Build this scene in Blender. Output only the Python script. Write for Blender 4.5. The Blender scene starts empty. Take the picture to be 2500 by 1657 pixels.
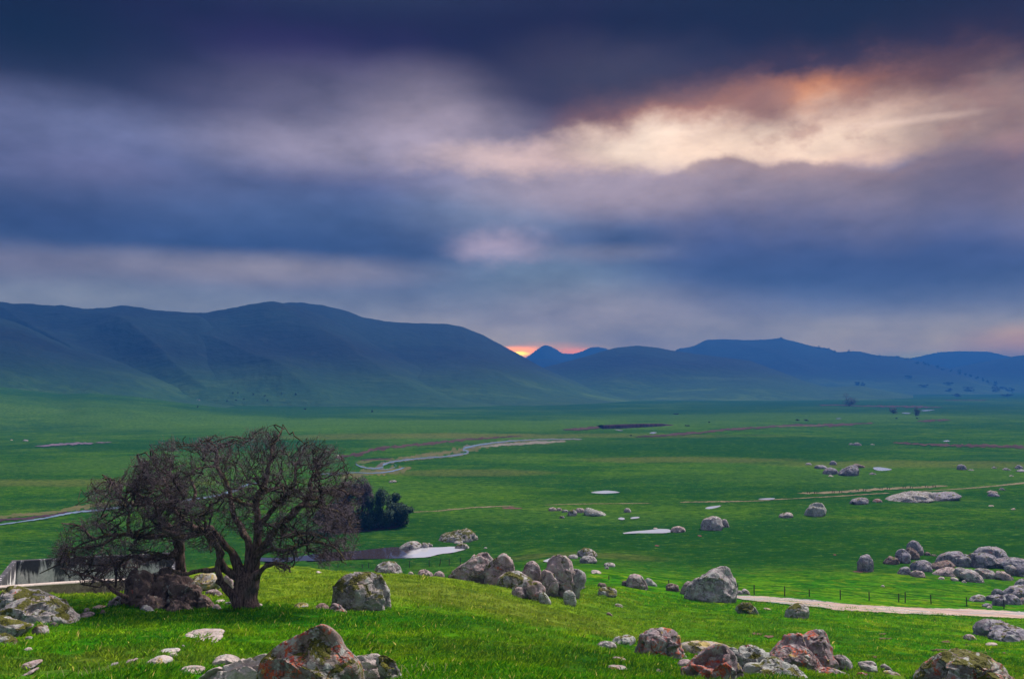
import bpy, math, random
import numpy as np
from mathutils import Vector, kdtree
rng = np.random.default_rng(7)
random.seed(7)
SC = bpy.context.scene
COL = SC.collection
R = math.radians

# ------------------------------------------------------------------ camera
F, CX, CY, W_, H_ = 2000.0, 1250.0, 828.5, 2500, 1657
PITCH = math.atan((935 - CY) / F)
cam_d = bpy.data.cameras.new("camera"); cam = bpy.data.objects.new("camera", cam_d); COL.objects.link(cam)
cam_d.sensor_width = 36; cam_d.lens = 36 * F / W_
cam_d.clip_start = 0.1; cam_d.clip_end = 30000
cam.location = (0, 0, 0); cam.rotation_euler = (R(90) + PITCH, 0, 0)
SC.camera = cam

def ray(px, py):
    """pixel of the photograph -> (x/y, z/y) of the view ray"""
    v = (CY - py) / F
    dy = math.cos(PITCH) - math.sin(PITCH) * v
    return ((px - CX) / F / dy, (math.sin(PITCH) + math.cos(PITCH) * v) / dy)

# ------------------------------------------------------------------ exposure
SC.view_settings.view_transform = 'Standard'
SC.view_settings.look = 'None'
SC.view_settings.gamma = 1
SC.view_settings.exposure = 1.0
EXPO = 2.0
SC.cycles.max_bounces = 5
SC.cycles.volume_bounces = 0
SC.cycles.transparent_max_bounces = 6
SC.cycles.use_denoising = True

# ------------------------------------------------------------------ sun
SUN_AZ, SUN_EL = 48.0, 54.0          # degrees to the right of the view, above the horizon
sd = bpy.data.lights.new("sun", 'SUN'); sd.energy = 3.8; sd.angle = R(16); sd.color = (1.0, .90, .80)
sun = bpy.data.objects.new("sun", sd); COL.objects.link(sun)
ddir = Vector((math.sin(R(SUN_AZ)) * math.cos(R(SUN_EL)), math.cos(R(SUN_AZ)) * math.cos(R(SUN_EL)), math.sin(R(SUN_EL))))
sun.rotation_euler = (-ddir).to_track_quat('-Z', 'Y').to_euler()

# ------------------------------------------------------------------ node helper
class NT:
    def __init__(s, tree): s.t = tree; s.n = tree.nodes; s.l = tree.links
    def new(s, typ, **kw):
        n = s.n.new(typ)
        for k, v in kw.items(): setattr(n, k, v)
        return n
    def put(s, sock, v):
        if isinstance(v, bpy.types.NodeSocket): s.l.new(v, sock)
        elif v is not None:
            if sock.type == 'RGBA' and len(v) == 3: v = (*v, 1)
            sock.default_value = v
    def math(s, op, a, b=None, c=None, clamp=False):
        n = s.new('ShaderNodeMath', operation=op, use_clamp=clamp)
        for i, v in enumerate((a, b, c)):
            if v is not None: s.put(n.inputs[i], v)
        return n.outputs[0]
    def vmath(s, op, a, b=None):
        n = s.new('ShaderNodeVectorMath', operation=op)
        s.put(n.inputs[0], a)
        if b is not None: s.put(n.inputs[1], b)
        return n.outputs['Value'] if op in ('LENGTH', 'DOT_PRODUCT') else n.outputs[0]
    def mix(s, fac, a, b, mode='MIX'):
        n = s.new('ShaderNodeMix', data_type='RGBA', blend_type=mode)
        s.put(n.inputs[0], fac); s.put(n.inputs[6], a); s.put(n.inputs[7], b)
        return n.outputs[2]
    def rng(s, v, a, b, c=0., d=1., smooth=True):
        n = s.new('ShaderNodeMapRange', interpolation_type='SMOOTHSTEP' if smooth else 'LINEAR', clamp=True)
        s.put(n.inputs[0], v)
        for i, x in enumerate((a, b, c, d)): s.put(n.inputs[i + 1], x)
        return n.outputs[0]
    def noise(s, vec, scale, detail=4, rough=.55, dist=0., fac=True):
        n = s.new('ShaderNodeTexNoise')
        s.put(n.inputs['Vector'], vec); n.inputs['Scale'].default_value = scale
        n.inputs['Detail'].default_value = detail; n.inputs['Roughness'].default_value = rough
        n.inputs['Distortion'].default_value = dist
        return n.outputs['Fac'] if fac else n.outputs['Color']
    def vor(s, vec, scale, feature='F1'):
        n = s.new('ShaderNodeTexVoronoi', feature=feature)
        s.put(n.inputs['Vector'], vec); n.inputs['Scale'].default_value = scale
        return n.outputs['Distance']
    def scale(s, vec, sc, off=(0, 0, 0)):
        n = s.new('ShaderNodeMapping'); s.put(n.inputs[0], vec)
        n.inputs['Scale'].default_value = sc; n.inputs['Location'].default_value = off
        return n.outputs[0]

def lin(c):
    c = np.array(c, float) / 255
    return tuple(np.where(c <= .04045, c / 12.92, ((c + .055) / 1.055) ** 2.4))

# ------------------------------------------------------------------ haze constants (used by the sky too)
HZ_DENS, HZ_TOP = 0.00040, 196.0
J = np.array((.036, .13, .35))          # airlight as displayed
def through(col, py):
    """what the sky must send out so that it shows as `col` behind the haze"""
    s = max(ray(CX, py)[1], .02)
    if 210 < sum(col) < 480: col = (col[0] + 1, col[1] + 4, col[2] - 5)
    T = math.exp(-HZ_DENS * min(HZ_TOP / s * math.sqrt(1 + s * s), 8000))
    c = (np.array(lin(col)) - J * (1 - T)) / T
    return tuple(np.maximum(c, .001) / EXPO)

# ------------------------------------------------------------------ sky
world = bpy.data.worlds.new("World"); SC.world = world; world.use_nodes = True
w = NT(world.node_tree); w.n.clear()
geo = w.new('ShaderNodeTexCoord').outputs['Generated']
sep = w.new('ShaderNodeSeparateXYZ'); w.put(sep.inputs[0], geo)
dx, dy, dz = sep.outputs
# long-exposure cloud warp
wn = w.noise(w.scale(geo, (1, 1, 2.2)), 3.2, 4, .55, fac=False)
wn2 = w.noise(w.scale(geo, (1, 1, 1.6), (3, 1, 2)), 14, 4, .6, fac=False)
az0 = w.math('ARCTAN2', dx, dy); el0 = w.math('ARCSINE', dz)
s1 = w.new('ShaderNodeSeparateXYZ'); w.put(s1.inputs[0], wn)
s2 = w.new('ShaderNodeSeparateXYZ'); w.put(s2.inputs[0], wn2)
def warp(base, i, k1, k2):
    a = w.math('MULTIPLY_ADD', w.math('SUBTRACT', s1.outputs[i], .5), k1, base)
    return w.math('MULTIPLY_ADD', w.math('SUBTRACT', s2.outputs[i], .5), k2, a)
az = warp(az0, 0, .05, .02); el = warp(el0, 1, .018, .008)
azd = warp(az0, 0, .02, .075); eld = warp(el0, 1, .008, .045)     # ragged version for sharp cloud edges
def cmb(a, b):
    n = w.new('ShaderNodeCombineXYZ'); w.put(n.inputs[0], a); w.put(n.inputs[1], b); return n.outputs[0]
soft, rag = cmb(az, el), cmb(azd, eld)
def ae(px, py):
    u, s = ray(px, py); v = Vector((u, 1, s)).normalized()
    return math.atan2(v.x, v.y), math.asin(v.z)
# vertical ramp
ramp = w.new('ShaderNodeValToRGB')
w.put(ramp.inputs[0], w.math('DIVIDE', el, 1.6))
stops = [(940, (138, 138, 165)), (860, (128, 132, 165)), (780, (112, 126, 165)), (700, (100, 116, 160)), (600, (78, 98, 150)),
         (480, (86, 98, 150)), (380, (92, 96, 145)), (260, (74, 74, 122)), (150, (45, 46, 92)), (20, (27, 30, 74))]
cr = ramp.color_ramp; cr.interpolation = 'B_SPLINE'
els = [(max(ae(CX, p)[1], 0.0) / 1.6, through(c, p)) for p, c in stops]
cr.elements[0].position = els[0][0]; cr.elements[0].color = (*els[0][1], 1)
cr.elements[1].position = 1.0; cr.elements[1].color = (.30, .33, .40, 1)
for p, c in els[1:]:
    e = cr.elements.new(p); e.color = (*c, 1)
for p, c in ((.40, (.05, .06, .11)), (.55, (.26, .29, .36))):  # unseen sky above the view, brightened to light the scene
    e = cr.elements.new(p); e.color = (*c, 1)
sky = ramp.outputs[0]
def blob(px, py, rx, ry, col, k=1.0, ragged=False, inner=0.0, boost=1.0):
    global sky
    a, e = ae(px, py)
    v = w.vmath('SUBTRACT', rag if ragged else soft, (a, e, 0))
    v = w.vmath('MULTIPLY', v, (F / rx, F / ry, 0))
    d = w.vmath('LENGTH', v)
    m = w.rng(d, 1.0, inner, 0, k)
    c = tuple(x * boost for x in through(col, py))
    sky = w.mix(m, sky, c)
# radii are outer radii of a smooth bump
B = blob
B(60, 80, 620, 260, (18, 22, 66), .9)
B(2200, 20, 1300, 300, (27, 25, 52), .97)
B(2450, 120, 420, 200, (42, 36, 62), .9)
B(1350, 120, 520, 330, (34, 34, 78), .85)
B(1380, 260, 420, 200, (58, 55, 98), .6)
B(230, 320, 480, 110, (114, 120, 170), .75)
B(300, 455, 480, 120, (100, 102, 150), .7)
B(520, 400, 260, 120, (74, 90, 140), .5)
B(900, 275, 560, 160, (122, 116, 148), .65)
B(1050, 265, 260, 150, (140, 128, 155), .55)
B(800, 362, 500, 100, (156, 150, 174), .85)
B(1110, 335, 360, 110, (172, 160, 178), .65)
B(600, 590, 1150, 150, (54, 82, 140), .9)
B(700, 520, 700, 90, (76, 100, 156), .5)
B(60, 530, 400, 100, (52, 74, 132), .5)
B(2050, 640, 1150, 210, (60, 88, 146), .9)
B(2450, 560, 500, 200, (58, 74, 126), .7)
B(1250, 520, 420, 130, (124, 134, 172), .7)
B(1330, 700, 420, 120, (112, 132, 168), .8)
B(1460, 780, 600, 120, (140, 138, 168), .65)
B(1400, 445, 560, 80, (168, 158, 176), .7)
B(1680, 475, 640, 95, (158, 150, 172), .75)
B(60, 650, 420, 70, (112, 112, 148), .7, inner=.1)
B(640, 662, 560, 62, (142, 138, 166), .85, inner=.1)
B(1215, 604, 170, 62, (164, 154, 178), .8, True)
B(1480, 622, 360, 34, (126, 128, 164), .7)
B(300, 790, 700, 130, (112, 128, 166), .8)
B(1750, 820, 600, 60, (122, 130, 164), .6)
B(2530, 845, 200, 60, (172, 138, 156), .7)
# the opening in the cloud
B(1960, 235, 660, 150, (88, 66, 90), .6, True)
B(1260, 388, 340, 58, (218, 192, 190), .85, True)
B(1480, 385, 420, 80, (214, 184, 180), .7, True)
B(1660, 310, 400, 130, (196, 138, 128), .85, True)
B(1690, 352, 400, 88, (245, 222, 205), 1, True, .3)
B(2000, 238, 290, 70, (220, 142, 110), 1, True)
B(2190, 265, 260, 80, (190, 132, 120), .7, True)
B(2060, 325, 520, 115, (226, 190, 172), 1, True, .35)
B(1930, 350, 520, 72, (240, 212, 192), .9, True, .2)
B(1850, 250, 120, 90, (150, 105, 112), .75, True)
B(2240, 190, 300, 90, (108, 78, 92), .8, True)
B(1480, 190, 420, 150, (66, 66, 100), .8, True)
B(2450, 285, 300, 140, (148, 120, 128), 1, True)
B(1850, 262, 130, 60, (150, 112, 118), .7, True)
B(2480, 360, 120, 60, (196, 152, 142), .6, True)
# cloud bank under the opening
cv = w.new('ShaderNodeFloatCurve')
a0, a1 = ae(1150, 400)[0], ae(2700, 400)[0]
w.put(cv.inputs[1], w.rng(az0, a0, a1, 0, 1, False))
pts = [(1150, 440), (1450, 425), (1650, 412), (1700, 385), (1780, 372), (1860, 392), (1930, 390), (2030, 396), (2090, 406), (2180, 402), (2260, 380), (2340, 360), (2400, 362), (2460, 385), (2700, 400)]
cur = cv.mapping.curves[0]
pp = [((ae(x, y)[0] - a0) / (a1 - a0), ae(x, y)[1]) for x, y in pts]
cur.points[0].location = pp[0]; cur.points[1].location = pp[-1]
for p in pp[1:-1]: cur.points.new(*p)
cv.mapping.update()
elb = w.math('MULTIPLY_ADD', w.math('SUBTRACT', w.noise(w.scale(geo, (1, 1, 1.2)), 26, 5, .6), .5), .022, el0)
below = w.math('SUBTRACT', cv.outputs[0], elb)
rb = w.new('ShaderNodeValToRGB'); w.put(rb.inputs[0], w.math('MULTIPLY', below, 4.0))
cb = rb.color_ramp
cb.elements[0].position = 0; cb.elements[0].color = (*through((150, 126, 142), 400), 1)
cb.elements[1].position = .75; cb.elements[1].color = (*through((62, 88, 146), 640), 1)
for p, c, y in ((.12, (134, 122, 150), 440), (.26, (108, 108, 150), 490), (.42, (76, 92, 148), 560)):
    e = cb.elements.new(p); e.color = (*through(c, y), 1)
edge = w.rng(below, -.002, .009)
lft = w.rng(az0, ae(1520, 400)[0], ae(1760, 400)[0])
lo = w.rng(el0, ae(1250, 740)[1], ae(1250, 600)[1])
bk = w.math('MULTIPLY', w.math('MULTIPLY', edge, lft), lo)
sky = w.mix(w.math('MULTIPLY', bk, .92), sky, rb.outputs[0])
B(1560, 470, 520, 90, (158, 142, 166), .6)
B(2450, 420, 300, 110, (96, 88, 124), .7)
# low glow between the hills and small streaks in the opening
B(1340, 868, 190, 40, (190, 142, 158), .6)
B(1262, 858, 80, 18, (250, 160, 130), 1, inner=.2, boost=1.2)
B(1410, 860, 90, 15, (225, 140, 146), .7, boost=1.2)
B(1262, 863, 40, 7, (255, 214, 150), 1, inner=.3, boost=1.6)
B(2180, 300, 240, 14, (246, 214, 196), .6)
# ragged fibres inside the opening
fa, fe = ae(2000, 300)
fv = w.vmath('MULTIPLY', w.vmath('SUBTRACT', rag, (fa, fe, 0)), (F / 620, F / 190, 0))
fm = w.rng(w.vmath('LENGTH', fv), 1.0, .2, 0, 1)
fn_ = w.noise(w.scale(geo, (1, 1, 1.7)), 15, 6, .6, 0)
sky = w.mix(w.math('MULTIPLY', fm, w.rng(fn_, .50, .72, 0, .5)), sky, through((150, 104, 112), 300))
# fine cloud texture
tex = w.noise(w.scale(geo, (1, 1, 2.8)), 6.5, 6, .55)
tx2 = w.noise(w.scale(geo, (1, 1, 2.0)), 22, 5, .6)
mod = w.math('ADD', w.rng(tex, .3, .7, .76, 1.24, False), w.rng(tx2, .3, .7, -.09, .09, False))
mul = w.new('ShaderNodeVectorMath', operation='SCALE'); w.put(mul.inputs[0], sky); w.put(mul.inputs['Scale'], mod)
sky = mul.outputs[0]
# unseen sky behind the camera, brightened as fill for the near faces
back = w.rng(dy, .45, -.35)
sky = w.mix(w.math('MULTIPLY', back, w.rng(dz, -.05, .25)), sky, (.26, .27, .32))
nis = w.new('ShaderNodeTexSky', sky_type='NISHITA', sun_disc=False, sun_elevation=R(SUN_EL), sun_rotation=R(SUN_AZ))
bg1 = w.new('ShaderNodeBackground'); w.put(bg1.inputs[0], sky); bg1.inputs[1].default_value = 1.0
bg2 = w.new('ShaderNodeBackground'); w.put(bg2.inputs[0], nis.outputs[0]); bg2.inputs[1].default_value = .05
mx = w.new('ShaderNodeMixShader'); mx.inputs[0].default_value = .02      # cloud cover is almost complete
w.put(mx.inputs[1], bg1.outputs[0]); w.put(mx.inputs[2], bg2.outputs[0])
wo = w.new('ShaderNodeOutputWorld'); w.put(wo.inputs[0], mx.outputs[0])
world.cycles.sampling_method = 'MANUAL'; world.cycles.sample_map_resolution = 512

# ------------------------------------------------------------------ object helpers
def tag(o, label=None, cat=None, group=None, kind=None):
    if label: o['label'] = label
    if cat: o['category'] = cat
    if group: o['group'] = group
    if kind: o['kind'] = kind
    return o
def mesh_obj(name, V, Fc, mat, parent=None, loc=(0, 0, 0), smooth=True):
    V = np.asarray(V, np.float32); Fc = np.asarray(Fc, np.int32)
    me = bpy.data.meshes.new(name)
    k = Fc.shape[1]
    me.vertices.add(len(V)); me.vertices.foreach_set('co', V.ravel())
    me.loops.add(Fc.size); me.loops.foreach_set('vertex_index', Fc.ravel())
    me.polygons.add(len(Fc)); me.polygons.foreach_set('loop_start', np.arange(0, Fc.size, k, dtype=np.int32))
    me.polygons.foreach_set('loop_total', np.full(len(Fc), k, np.int32))
    me.polygons.foreach_set('use_smooth', np.full(len(Fc), smooth))
    me.update(calc_edges=True)
    if mat: me.materials.append(mat)
    o = bpy.data.objects.new(name, me); COL.objects.link(o); o.location = loc
    if parent: o.parent = parent
    return o
def empty(name, loc):
    o = bpy.data.objects.new(name, None); COL.objects.link(o); o.location = loc; o.empty_display_size = .2; return o
def grid_faces(nr, nc, wrap=False):
    a = np.arange(nr * nc).reshape(nr, nc)
    if wrap: a = np.concatenate([a, a[:, :1]], 1)
    return np.stack([a[:-1, :-1], a[:-1, 1:], a[1:, 1:], a[1:, :-1]], -1).reshape(-1, 4)

# gradient noise
_P = np.random.default_rng(3).permutation(4096).astype(np.int64)
_G = np.random.default_rng(4).normal(size=(4096, 3)); _G /= np.linalg.norm(_G, axis=1)[:, None]
def pn(x, y, z=0.0):
    x, y, z = np.broadcast_arrays(np.asarray(x, float), np.asarray(y, float), np.asarray(z, float))
    xi, yi, zi = (np.floor(a).astype(np.int64) for a in (x, y, z))
    fx, fy, fz = x - xi, y - yi, z - zi
    u, v, t = (a * a * a * (a * (a * 6 - 15) + 10) for a in (fx, fy, fz))
    def g(i, j, k):
        h = _P[(_P[(_P[(xi + i) & 4095] + yi + j) & 4095] + zi + k) & 4095]
        gr = _G[h]
        return gr[..., 0] * (fx - i) + gr[..., 1] * (fy - j) + gr[..., 2] * (fz - k)
    l = lambda a, b, c: a + (b - a) * c
    return l(l(l(g(0, 0, 0), g(1, 0, 0), u), l(g(0, 1, 0), g(1, 1, 0), u), v),
             l(l(g(0, 0, 1), g(1, 0, 1), u), l(g(0, 1, 1), g(1, 1, 1), u), v), t) * 1.5
def fbm(x, y, z=0.0, o=4, g=.5):
    r, a, f = 0, 1, 1
    for i in range(o):
        r = r + a * pn(x * f + 13.7 * i, y * f + 7.1 * i, z * f + 3.3 * i); a *= g; f *= 2.03
    return r
def sst(a, b, x):
    t = np.clip((x - a) / (b - a), 0, 1); return t * t * (3 - 2 * t)
WIN = dict(A=(0, 1000, 2.386), B=(450, 1000, 2.386), C=(1000, 1200, 3.432), D=(1400, 1250, 3.853), E=(1900, 1250, 3.853),
           M5=(850, 1050, 3.64), M6=(1300, 1050, 3.943), M7=(1900, 1080, 3.943), H1=(0, 700, 3.38), H2=(700, 700, 3.38),
           H3=(1200, 780, 3.38), H4=(1850, 780, 3.64), F1=(450, 1500, 4.302), F2=(1600, 1500, 4.302), F3=(0, 1330, 3.943),
           F4=(250, 1250, 5.915), F7=(2100, 1450, 5.915), T1=(100, 1020, 4.9), T2=(450, 1180, 4.9), T3=(700, 1040, 5.6), S=(0, 0, 1.0))
def P(win, pts):
    ox, oy, s = WIN[win]
    return [(ox + x / s, oy + y / s) for x, y in pts]
# ------------------------------------------------------------------ terrain height
PLAIN = -32.5
ctl = []
def col_(px, rows):
    for d, v in rows:
        u, s = ray(px, v); ctl.append((u, math.log(d), s * d))
L_ = [(22, 1657), (30, 1560), (40, 1492), (51, 1446)]
for px in (-900, -300, 0):
    col_(px, L_)
    for d, z in ((60, -15.8), (72, -18.2), (90, -24), (115, -30.5), (150, -32.3), (190, -32.5)): ctl.append((ray(px, 900)[0], math.log(d), z))
col_(300, [(20, 1657), (28, 1570), (40, 1490), (51, 1443)])
for d, z in ((60, -15.4), (73, -17.8), (90, -24), (115, -31), (150, -32.5), (190, -32.5)): ctl.append((ray(300, 900)[0], math.log(d), z))
for px in (520, 640):
    col_(px, [(20, 1657), (28, 1570), (40, 1490), (55, 1425), (65, 1394), (73, 1378)])
    for d, z in ((90, -23), (115, -31), (150, -32.5), (190, -32.5)): ctl.append((ray(px, 900)[0], math.log(d), z))
col_(800, [(20, 1657), (28, 1575), (40, 1497), (55, 1430), (68, 1386)])
for d, z in ((84, -21), (100, -27.5), (115, -31.2), (150, -32.5), (190, -32.5)): ctl.append((ray(800, 900)[0], math.log(d), z))
col_(1000, [(19, 1657), (28, 1580), (40, 1500), (52, 1440), (63, 1402)])
for d, z in ((74, -18.6), (90, -26), (112, -31), (150, -32.5), (190, -32.5)): ctl.append((ray(1000, 900)[0], math.log(d), z))
for px, r_ in ((1080, [(19, 1657), (28, 1582), (40, 1505), (53, 1448), (64.5, 1406)]), (1190, [(19, 1657), (29, 1583), (41, 1518), (55, 1465), (67, 1420)])):
    col_(px, r_)
    for d, z in ((76, -19.5), (92, -26.5), (112, -31), (150, -32.5), (190, -32.5)): ctl.append((ray(px, 900)[0], math.log(d), z))
col_(1300, [(20, 1657), (30, 1585), (42, 1530), (55, 1485), (68, 1448), (82, 1425), (110, 1398), (140, 1368), (190, 1274)])
col_(1600, [(24, 1657), (35, 1600), (50, 1550), (65, 1500), (80, 1465), (100, 1430), (120, 1405), (145, 1375), (190, 1275)])
col_(1900, [(22, 1690), (27, 1650), (40, 1610), (55, 1550), (70, 1500), (88, 1468), (105, 1435), (130, 1395), (160, 1342), (190, 1276)])
col_(2200, [(22, 1720), (26, 1680), (40, 1630), (55, 1577), (72, 1520), (92, 1482), (110, 1445), (130, 1402), (160, 1344), (190, 1276)])
for px in (2500, 2850, 3500): col_(px, [(22, 1725), (26, 1695), (40, 1645), (55, 1592), (70, 1548), (90, 1505), (110, 1458), (135, 1412), (160, 1346), (190, 1276)])
for px in (-900, 0, 600, 1250, 1900, 2500, 3500):
    u = ray(px, 900)[0]
    ctl += [(u, math.log(1.0), -1.7), (u, math.log(4), -2.4), (u, math.log(10), -4.3), (u, math.log(15), -5.7)]
ctl = np.array(ctl); XY = np.stack([ctl[:, 0] * 1.6, ctl[:, 1]], 1)
def phi(a, b): return np.sqrt(((a[:, None] - b[None]) ** 2).sum(-1) + .03)
A_ = phi(XY, XY) - np.eye(len(XY)) * .01
A_ = np.block([[A_, np.ones((len(XY), 1))], [np.ones((1, len(XY))), np.zeros((1, 1))]])
WT = np.linalg.solve(A_, np.append(ctl[:, 2], 0))
def knoll(u, ld):
    q = np.stack([np.clip(u, -1.3, 1.3) * 1.6, ld], -1).reshape(-1, 2)
    out = np.empty(len(q))
    for i in range(0, len(q), 40000):
        out[i:i + 40000] = phi(q[i:i + 40000], XY) @ WT[:-1] + WT[-1]
    return out.reshape(np.shape(ld))
fine = np.arange(-48, 48.001, .17); coarse = np.arange(52, 308.001, 4)
AZ = np.radians(np.concatenate([fine, coarse])); NC = len(AZ)
RR = np.exp(np.linspace(math.log(.8), math.log(9800), 960)); NR = len(RR)
az_g, r_g = np.meshgrid(AZ, RR)
X, Y = np.sin(az_g) * r_g, np.cos(az_g) * r_g
u_g = np.tan(np.clip(np.where(az_g > math.pi, az_g - 2 * math.pi, az_g), -.9, .9))
dd_g = r_g * np.cos(np.clip(np.where(az_g > math.pi, az_g - 2 * math.pi, az_g), -.9, .9))      # distance along the view for the control table
Z = np.full(X.shape, PLAIN)
near = RR < 330
kn = knoll(u_g[near], np.log(np.minimum(dd_g[near], 190)))
bl = sst(145, 190, dd_g[near])
Z[near] = kn * (1 - bl) + PLAIN * bl
plainness = sst(120, 170, dd_g)
Z += plainness * (.35 * fbm(X / 60, Y / 60, 1.5, 3) * (1 - sst(2500, 5000, r_g)) + 1.6 * fbm(X / 420, Y / 420, 4.5, 2) * sst(250, 700, r_g))
fin = (1 - sst(60, 130, r_g)) * sst(3, 9, r_g)
Z += fin * (.24 * fbm(X / 5, Y / 5, 2.2, 2) + .05 * fbm(X / .9, Y / .9, 7.7, 2))
Z += (1 - sst(200, 500, r_g)) * sst(60, 110, r_g) * .12 * fbm(X / 7, Y / 7, 8.2, 3)
# the left of the plain climbs gently towards the hills
Z += sst(650, 1700, r_g) * sst(.15, -.35, u_g) * 16

def hgt(x, y):
    r = np.hypot(x, y); a = np.arctan2(x, y)
    fi = np.clip((np.log(np.maximum(r, .81)) - math.log(.8)) / (math.log(9800 / .8)) * (NR - 1), 0, NR - 1.001)
    fj = np.clip((np.degrees(a) + 48) / .17, 0, len(fine) - 1.001)
    i = fi.astype(int); j = fj.astype(int); fi = fi - i; fj = fj - j
    return (Z[i, j] * (1 - fi) * (1 - fj) + Z[i + 1, j] * fi * (1 - fj) + Z[i, j + 1] * (1 - fi) * fj + Z[i + 1, j + 1] * fi * fj)
_D = np.exp(np.linspace(math.log(9), math.log(7000), 5000))
def at(px, py, dmin=0):
    u, s = ray(px, py)
    g = hgt(u * _D, _D) - s * _D
    k = np.where((g > 0) & (_D > dmin))[0]
    d = _D[k[0]] if len(k) else 6500.
    return Vector((u * d, d, float(hgt(np.array(u * d), np.array(d)))))
def in_poly(x, y, poly):
    x = np.asarray(x); y = np.asarray(y); c = np.zeros(x.shape, bool); n = len(poly)
    for k in range(n):
        x1, y1 = poly[k]; x2, y2 = poly[(k + 1) % n]
        if y1 == y2: continue
        c ^= ((y1 > y) != (y2 > y)) & (x < (x2 - x1) * (y - y1) / (y2 - y1) + x1)
    return c
# ponds and puddles: outlines traced on the ground
POOLS = [
    ('pond', 'B', [(330, 850), (480, 862), (640, 858), (760, 838), (870, 828), (1010, 820), (1110, 808), (1240, 796), (1300, 812), (1400, 800), (1490, 800), (1560, 795), (1625, 800), (1640, 812), (1560, 832), (1490, 838), (1420, 858), (1310, 862), (1180, 866), (1000, 868), (860, 880), (700, 878), (560, 885), (420, 880)]),
    ('pond', 'D', [(418, 205), (480, 190), (560, 178), (700, 168), (800, 154), (905, 158), (925, 185), (860, 195), (760, 196), (600, 196), (500, 200)]),
    ('puddle', 'M6', [(550, 598), (620, 586), (710, 578), (800, 586), (850, 598), (780, 604), (690, 610), (610, 606)]),
    ('puddle', 'M6', [(815, 850), (850, 836), (885, 842), (890, 856), (860, 862)]),
    ('puddle', 'M6', [(925, 852), (960, 834), (1010, 830), (1045, 838), (990, 850)]),
    ('puddle', 'M6', [(1655, 752), (1690, 734), (1770, 726), (1830, 718), (1790, 740), (1710, 758)]),
    ('puddle', 'M6', [(2160, 660), (2250, 652), (2340, 652), (2320, 664), (2240, 668)]),
    ('puddle', 'M6', [(280, 1050), (340, 1043), (405, 1046), (340, 1053)]),
    ('puddle', 'M7', [(905, 240), (960, 234), (1040, 244), (1105, 258), (1050, 268), (980, 272), (930, 262)]),
    ('puddle', 'M5', [(678, 458), (715, 454), (762, 458), (720, 463)]),
    ('puddle', 'M5', [(1728, 1160), (1760, 1148), (1800, 1132), (1850, 1140), (1800, 1164), (1760, 1170)]),
    ('puddle', 'H3', [(1010, 908), (1040, 905), (1095, 914), (1060, 917)]),
    ('puddle', 'H3', [(1295, 936), (1330, 925), (1370, 929), (1340, 942)]),
    ('puddle', 'H4', [(1440, 806), (1500, 800), (1590, 800), (1480, 815)]),
    ('puddle', 'H4', [(1270, 828), (1320, 824), (1370, 832), (1320, 838)]),
    ('puddle', 'H4', [(690, 877), (740, 875), (745, 881), (700, 882)]),
    ('puddle', 'H4', [(1640, 1078), (1680, 1070), (1715, 1078), (1670, 1084)]),
]
pool_geo = []
for nm, win, pl in POOLS:
    pl = P(win, pl)
    cx = sum(p[0] for p in pl) / len(pl); cy = sum(p[1] for p in pl) / len(pl)
    c = at(cx, cy)
    lvl = c.z
    wp = []
    for x, y in pl:
        u, s = ray(x, y); s = min(s, -.003); wp.append((u * lvl / s, lvl / s))
    xs, ys = [p[0] for p in wp], [p[1] for p in wp]
    m = (max(xs) - min(xs)) * .03 + .2
    jj = np.where(np.abs(np.degrees(AZ)) <= 48.01)[0]
    sub = (Y > min(ys) - m) & (Y < max(ys) + m) & (X > min(xs) - m) & (X < max(xs) + m)
    ins = np.zeros(X.shape, bool)
    ins[sub] = in_poly(X[sub], Y[sub], wp)
    # banks: everything close sits a little above the water, the bed below it
    big = ((X - np.mean(xs)) / ((max(xs) - min(xs)) * .75 + 1)) ** 2 + ((Y - np.mean(ys)) / ((max(ys) - min(ys)) * .9 + 2)) ** 2 < 1
    f = np.clip(1.6 - 1.6 * np.sqrt(((X - np.mean(xs)) / ((max(xs) - min(xs)) * .75 + 1)) ** 2 + ((Y - np.mean(ys)) / ((max(ys) - min(ys)) * .9 + 2)) ** 2), 0, 1)
    Z[big] = Z[big] * (1 - f[big]) + (lvl + .04 + .02 * fbm(X[big] / 2, Y[big] / 2)) * f[big]
    Z[ins] = lvl - .25
    pool_geo.append((nm, wp, lvl))

# ------------------------------------------------------------------ materials
def new_mat(name):
    m = bpy.data.materials.new(name); m.use_nodes = True
    t = NT(m.node_tree); t.n.clear()
    out = t.new('ShaderNodeOutputMaterial')
    return m, t, out
def principled(t, out, col, rough=.9, spec=.3, normal=None):
    b = t.new('ShaderNodeBsdfPrincipled')
    t.put(b.inputs['Base Color'], col); t.put(b.inputs['Roughness'], rough)
    b.inputs['Specular IOR Level'].default_value = spec
    if normal: t.put(b.inputs['Normal'], normal)
    t.put(out.inputs[0], b.outputs[0]); return b
def bump(t, h, strength=.5, dist=.1, n=None):
    b = t.new('ShaderNodeBump'); b.inputs['Strength'].default_value = strength; b.inputs['Distance'].default_value = dist
    t.put(b.inputs['Height'], h)
    if n: t.put(b.inputs['Normal'], n)
    return b.outputs[0]
DKG, LTG, TEAL, OLV = (.008, .042, .006), (.060, .125, .014), (.006, .030, .018), (.105, .105, .030)
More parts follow.
